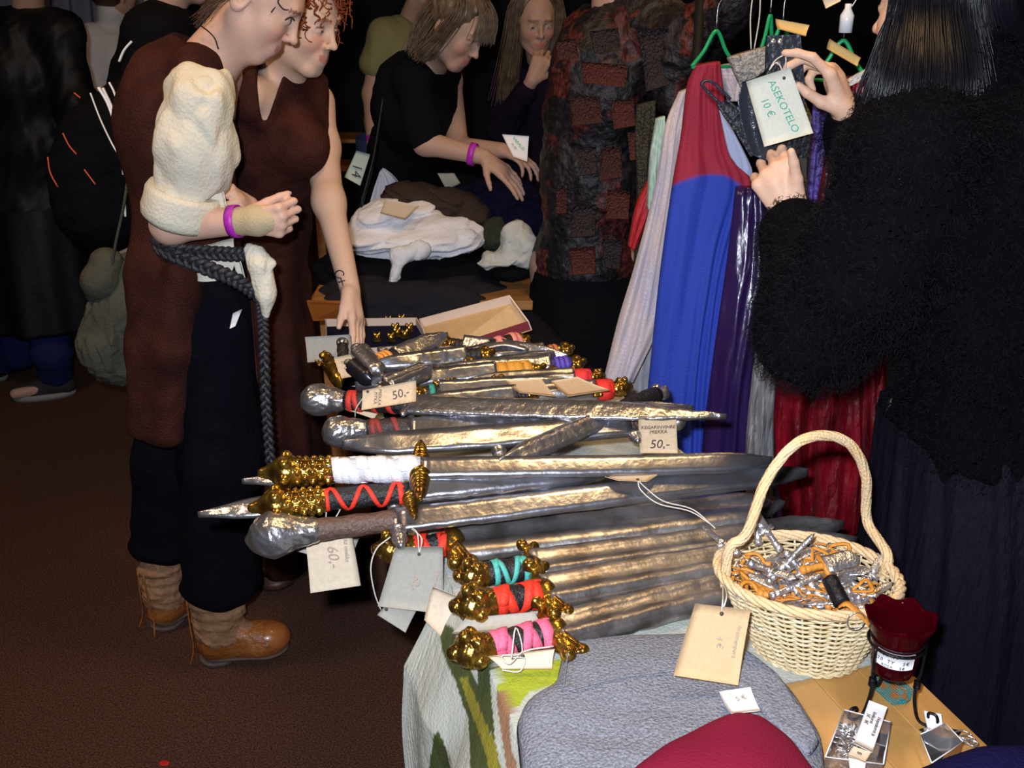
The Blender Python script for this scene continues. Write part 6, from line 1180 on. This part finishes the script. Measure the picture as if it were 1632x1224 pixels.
garment([(1335, 125, 1.92), (1320, 220, 1.92), (1300, 330, 1.92), (1280, 420, 1.9), (1252, 520, 1.9), (1234, 640, 1.89), (1236, 740, 1.88), (1250, 845, 1.87)], [(1400, 120, 1.92), (1400, 220, 1.92), (1400, 330, 1.92), (1410, 420, 1.9), (1412, 520, 1.9), (1410, 640, 1.89), (1405, 740, 1.88), (1385, 850, 1.87)], M_VELVET, 'deep red crushed velvet dress hanging behind the basket handle', thick=.03, nf=5, amp=.016, seed=8, n=56, mm=70)
garment([(1345, 130, 1.88), (1346, 140, 1.88)], [(1385, 108, 1.88), (1390, 118, 1.88)], mat('white_braid', (.6, .6, .6), .7, bump=1, bscale=200), 'white braided trim at the neck of the red velvet dress', 'braid_trim', thick=.008, nf=1, amp=.001, cat='trim')
# hangers
def hanger(c, w_, label, ang=.9):
    r = empty('hanger', c, label, 'hanger'); d = V(math.cos(ang), math.sin(ang)*.4, 0); p = lambda a, z: c+d*a+UPV*z
    ob('arms', tube(spline([p(-w_, -.075), p(-w_*.5, -.045), p(0, -.005), p(w_*.5, -.045), p(w_, -.075)], 24), .0042, 7), M_GREEN, r); ob('bar', tube([p(-w_, -.076), p(w_, -.076)], .0035, 6), M_GREEN, r)
    ob('hook', tube(spline([p(0, 0), p(0, .04), p(.012, .06), p(.018, .078), p(0, .092), p(-.016, .08)], 20), .0018, 6), M_CHR, r); return r
hanger(Q(1142, 45, 2.18), .055, 'green plastic hanger carrying the wine and blue dress', .5)
hanger(Q(1248, 35, 2.05), .040, 'green plastic hanger behind the upper hand', .3)
hanger(Q(1345, 60, 1.96), .06, 'green plastic hanger right of the upper hand', -.5)
hanger(Q(1228, 20, 2.12), .05, 'green hanger at the top carrying the lace top', 1.2)
for p in ([(1197, 78), (1196, 30), (1200, -10)], [(1202, 78), (1210, 30), (1212, -10)]): thing('hanging_loop', tube(spline([Q(x, y, 2.0) for x, y in p], 14), .0014, 5), M_STRING, 'thin pale cord loop dangling above the lace top', 'cord', 'cords above the lace top')
price_tag([(1236, 30), (1290, 40), (1284, 58), (1240, 46)], ('Y', 1.83, 1.82), mat('yellow_kraft', (.60, .40, .14), .8), 'narrow yellow kraft tag behind the upper hand', holes=None)
price_tag([(1322, 62), (1372, 92), (1366, 106), (1318, 78)], ('Y', 1.80, 1.80), mat('yellow_kraft', (0, 0, 0)), 'narrow yellow kraft tag to the right of the upper hand', holes=None)
price_tag([(1308, -12), (1342, -12), (1340, 2), (1316, 14)], ('Y', 1.9, 1.9), M_KRAFT2, 'kraft tag at the very top above the hanger', holes=None)
thing('highlight', lathe([(0, 0), (.012, 0), (.0125, .03), (.006, .042), (.006, .05), (0, .05)], 16, Q(1347, 52, 1.95)), mat('white_gloss', (.7, .72, .75), .15), 'small glossy white shape standing in for a highlight behind the woman with black hair', 'highlight')  # white solid put in to stand for a small highlight

# ================================================================== woman with black hair, right
W = person('woman with long black hair in a fuzzy black coat holding up a black leather frog', (.76, 1.46, 0))
hc = Q(1508, 8, 1.56); HM = hframe((-.62, .78, -.05))
J = dict(pel=V(.78, 1.50, .98), waist=V(.76, 1.48, 1.12), chest=Q(1560, 330, 1.47), shR=Q(1470, 250, 1.62), shL=Q(1640, 250, 1.36), neck=Q(1500, 150, 1.50), hb=hc+V(.02, -.02, -.06))
J['shL'], J['shR'] = Q(1450, 255, 1.36), Q(1570, 215, 1.66)
el1, wr1 = Q(1300, 520, 1.44), Q(1260, 345, 1.60); el2, wr2 = Q(1440, 330, 1.70), Q(1350, 184, 1.66)
S = SDF(.0036); torso(S, J, (-.75, .65, 0), .85); head(S, hc, HM); S.cap(J['neck'], hc+V(.02, -.02, -.07), .05, .045, .03)
S.chain([J['shL'], el1, wr1], [.046, .038, .0245]); S.chain([J['shR'], el2, wr2], [.046, .038, .0255])
# lower hand: palm faces the camera side, thumb up, fingers curled behind the strap
hand(S, wr1, (-.42, .18, .80), (.25, .95, -.1), (.85, -.25, .45), (.95, 1.1, 1.1, 1.2), .95, spread=.06, thumb=(.34, -.30), tb=-.15, k=.006)
hand(S, wr2, (-.42, -.02, .85), (-.85, .35, -.35), (-.2, -.95, .0), (.38, .75, .95, 1.05), .95, spread=.12, thumb=(.35, .85), tb=.05)
for q in (-.08, .09): S.chain([J['pel']+V(q, 0, -.05), V(.78+q, 1.5, .5), V(.78+q, 1.5, .1)], [.08, .05, .036])
sob('body', S, M_SKIN, W, colf=lambda P: face_col(P, hc, HM, 1, V(.64, .40, .28)))
M_FUZZ = mat('fuzzy_black_wool', (.003, .0028, .004), .95, spec=.03)
S = SDF(.006); Mx = hframe((-.75, .65, 0))
S.ell(J['chest'], (.15, .20, .20), Mx, .05).ell(J['waist']+V(.03, 0, 0), (.17, .21, .22), Mx, .08).ell(J['pel']+V(.03, -.02, -.06), (.18, .215, .17), Mx, .08).cap(J['shR'], J['shL'], .075, .075, .06).cap(J['neck'], J['neck']+V(.02, -.02, .03), .085, .08, .04)
S.chain([J['shL'], Q(1385, 420, 1.38), el1, wr1+(el1-wr1)*.12], [.085, .088, .080, .050], .05).chain([J['shR'], el2, wr2+(el2-wr2)*.15], [.085, .075, .050], .05)
cg = S.build(wrk(.006, 5, 41)); cm = quads_mesh('fuzzy_coat', cg); cm.materials.append(M_FUZZ); coat = ob('fuzzy_coat', cm, None, W)
# curly pile of the coat
cv, cq = cg; fn = np.cross(cv[cq[:, 1]]-cv[cq[:, 0]], cv[cq[:, 3]]-cv[cq[:, 0]]); fn /= np.linalg.norm(fn, axis=1)[:, None]+1e-9; cc_ = cv[cq].mean(1)
if (fn[0]@(cc_[0]-cv.mean(0))) < 0: pass
sgn = 1.0 if np.mean(np.sum(fn*(cc_-cv.mean(0)), 1)) > 0 else -1.0; fn *= sgn
rs = np.random.RandomState(3); N_ = 30000; ii = rs.randint(0, len(cq), N_); P0 = cc_[ii]; Nn = fn[ii]+rs.normal(size=(N_, 3))*.5; Nn /= np.linalg.norm(Nn, axis=1)[:, None]
T1 = np.cross(Nn, rs.normal(size=(N_, 3))); T1 /= np.linalg.norm(T1, axis=1)[:, None]; T2_ = np.cross(Nn, T1); LL = rs.uniform(.008, .018, (N_, 1)); rw = .00055
pts = [P0]
for k in range(1, 5): a = k*1.5; pts.append(P0+Nn*LL*k/4+T1*.0035*math.sin(a)+T2_*.0035*(1-math.cos(a))+V(0, 0, -.0015)*k*k/4)
vs = np.stack([np.stack([p+T1*rw*(1-.15*k), p-T1*rw*(1-.15*k)*.5+T2_*rw*.8, p-T1*rw*.5-T2_*rw*.8], 1) for k, p in enumerate(pts)], 1).reshape(-1, 3)
b0 = np.array([[k*3+j, k*3+(j+1) % 3, (k+1)*3+(j+1) % 3, (k+1)*3+j] for k in range(4) for j in range(3)]); fs = (b0[None]+(np.arange(N_)*15)[:, None, None]).reshape(-1, 4)
fz = hob('wool_pile', (vs, fs), mat('black_wool_pile', (.0065, .006, .0085), .8, spec=.12), coat); fz['kind'] = 'stuff'
ob('pleated_skirt', skirt([(V(.80, 1.47, .95), .20, .19, .3), (V(.82, 1.44, .75), .225, .22, .8), (V(.83, 1.42, .4), .25, .25, 1), (V(.83, 1.42, .03), .27, .27, 1)], 22, .010, n=220, seed=5), mat('dark_navy_velvet', (.005, .0045, .010), .7, spec=.12, bump=.6, bscale=40, stretch=(3, 3, .5)), W)
TH = lambda x, y, z: hc+V(x, y, z) @ HM
S = SDF(.005); S.ell(TH(-.020, 0, .045), (.100, .088, .094), HM, .02).ell(TH(-.075, 0, -.05), (.04, .075, .10), HM, .04); S.cut(TH(.050, 0, 0), HM[0]); sob('hair', S, M_HAIRBK, W)
gd = []
for (x1, y1, Y1) in ((1404, 70, 1.44), (1400, 120, 1.42), (1412, 150, 1.38), (1450, 170, 1.36), (1500, 180, 1.36), (1560, 190, 1.40), (1610, 190, 1.46), (1650, 160, 1.50)):
    k = (x1-1400)/200
    gd.append([Q(1500, -95, 1.54), Q(1440+130*k, -60, 1.46-.02*k), Q(1428+150*k, 20, 1.43), Q(x1+10, y1*.6+20, Y1), Q(x1-4+10*k, y1+30, Y1-.005), Q(x1-16+20*k, y1+64, Y1)])
hob('long_hair', strands(gd, 3400, .0065, .0011, 7, 20, 4, .0022, 6, .4), M_HAIRBK, W)
ob('hair_tie', tube([Q(1388, 182, 1.40)+V(.010*math.cos(a), .004*math.sin(a), .010*math.sin(a)) for a in np.linspace(0, 6.3, 16)], .0045, 6), mat('magenta_trim', (.35, .01, .12), .5), W)
ob('purple_wristband', band(wr2+(el2-wr2)*.22+V(0, -.02, 0), el2-wr2, .046, .010), mat('violet_band', (.20, .02, .36), .4), W)
br = []
for k in range(3):
    R = axes(wr1-el1); br.append(tube([wr1+(el1-wr1)*(.02+.035*k)+R[1]*.031*math.cos(a)+R[2]*.031*math.sin(a)+R[0]*.004*math.sin(a*9+k*2) for a in np.linspace(0, 6.283, 70)], .0022, 5))
ob('chain_bracelet', join(*br), mat('dark_copper_chain', (.10, .05, .035), .3, .8), W)
# the held leather frog
FR = empty('leather_frog', Q(1240, 200, 1.67), 'black leather belt frog with riveted straps held up in both hands', 'leather frog')
def plate(poly, Y, thick, m, nm, par, sub=3):
    P = [np.array(p, float) for p in poly]; n = len(P); pts = spline([*P, P[0]], n*4)[:-1] if sub else P
    A = [Q(p[0], p[1], Y+(0 if len(p) < 3 else p[2])) for p in (pts if sub else P)]; n = len(A); B = [a+V(0, thick, 0) for a in A]
    return ob(nm, (np.vstack(A+B), [tuple(range(n)), tuple(range(n, 2*n))[::-1]]+[(i, i+n, (i+1) % n+n, (i+1) % n) for i in range(n)]), m, par, smooth=False)
plate([(1222, 58), (1275, 56), (1280, 130), (1290, 230), (1284, 270), (1258, 268), (1222, 262), (1212, 180), (1220, 110)], 1.675, .006, M_LEATHERBLK, 'back_strap', FR, 0)
M_LB2 = mat('sheen_black_leather', (.020, .024, .034), .30, bump=.3, bscale=90)
plate([(1222, 57), (1276, 55), (1284, 150), (1262, 108), (1226, 104)], 1.668, .004, M_LB2, 'top_strap', FR, 0)
# the flared pouch at the left: a bent sheet
ob('pouch_wing', panel([Q(1182, 130, 1.665), Q(1176, 160, 1.665), Q(1180, 188, 1.665), Q(1186, 214, 1.665), Q(1198, 246, 1.665)], [Q(1222, 112, 1.668), Q(1222, 150, 1.668), Q(1226, 190, 1.668), Q(1230, 230, 1.665), Q(1236, 262, 1.665)], n=22, thick=.003, fold=.004, nf=1, bulge=.018, m=14), M_LB2, FR)
ob('side_strap', panel([Q(1142, 166, 1.675), Q(1152, 184, 1.67), Q(1172, 212, 1.668), Q(1196, 250, 1.665)], [Q(1158, 158, 1.675), Q(1170, 166, 1.67), Q(1186, 178, 1.668), Q(1206, 244, 1.665)], n=20, thick=.003, fold=.001, nf=1, bulge=.004, m=6), M_LEATHERBLK, FR)
ob('strap_loop', tube(spline([Q(x, y, 1.672) for x, y in ((1156, 172), (1138, 156), (1122, 140), (1118, 133), (1124, 129), (1134, 130), (1148, 142), (1164, 158))], 30), .0046, 6, flat=.6), M_LB2, FR)
plate([(1276, 252), (1286, 252), (1285, 282), (1274, 292), (1262, 285), (1258, 258)], 1.66, .005, mat('brown_leather_end', (.035, .028, .022), .4), 'strap_end', FR, 0)
for (x, y) in ((1243, 66), (1240, 101), (1223, 242), (1260, 245), (1232, 66)): ob('rivet', lathe([(0, 0), (.0042, 0), (.0040, .0016), (.002, .0028), (0, .003)], 16, Q(x, y, 1.657), np.array([[1, 0, 0], [0, 0, 1], [0, -1, 0]])), M_MINI, FR)
price_tag([(1189, 130), (1259, 107), (1296, 212), (1218, 234)], ('Y', 1.638, 1.628), mat('cream_tag_card', (.60, .60, .50), .85, var=.08, vscale=200), 'cream card tag lettered ASEKOTELO 10 € on the held leather frog', [('ASEKOTELO', .60, .50, .0165, -1.38, M_GREENINK), ('10 €', .28, .45, .0165, -1.42, M_GREENINK)], (.80, .12), [['h', Q(1244, 106, 1.64), Q(1236, 100, 1.65), Q(1226, 112, 1.65), Q(1236, 96, 1.655), Q(1252, 90, 1.65), 'h']], bend=.001)

garment([(1014, 168, 2.5), (1012, 230, 2.5), (1014, 300, 2.5), (1010, 420, 2.5)], [(1046, 160, 2.5), (1044, 230, 2.5), (1040, 300, 2.5), (1030, 420, 2.5)], mat('dark_glitter_cloth', (.045, .04, .03), .35, .3, bump=1.0, bscale=160), 'dark glittering garment between the patchwork jacket and the mint green one', 'dark_garment', thick=.02, nf=2, amp=.006, seed=11)
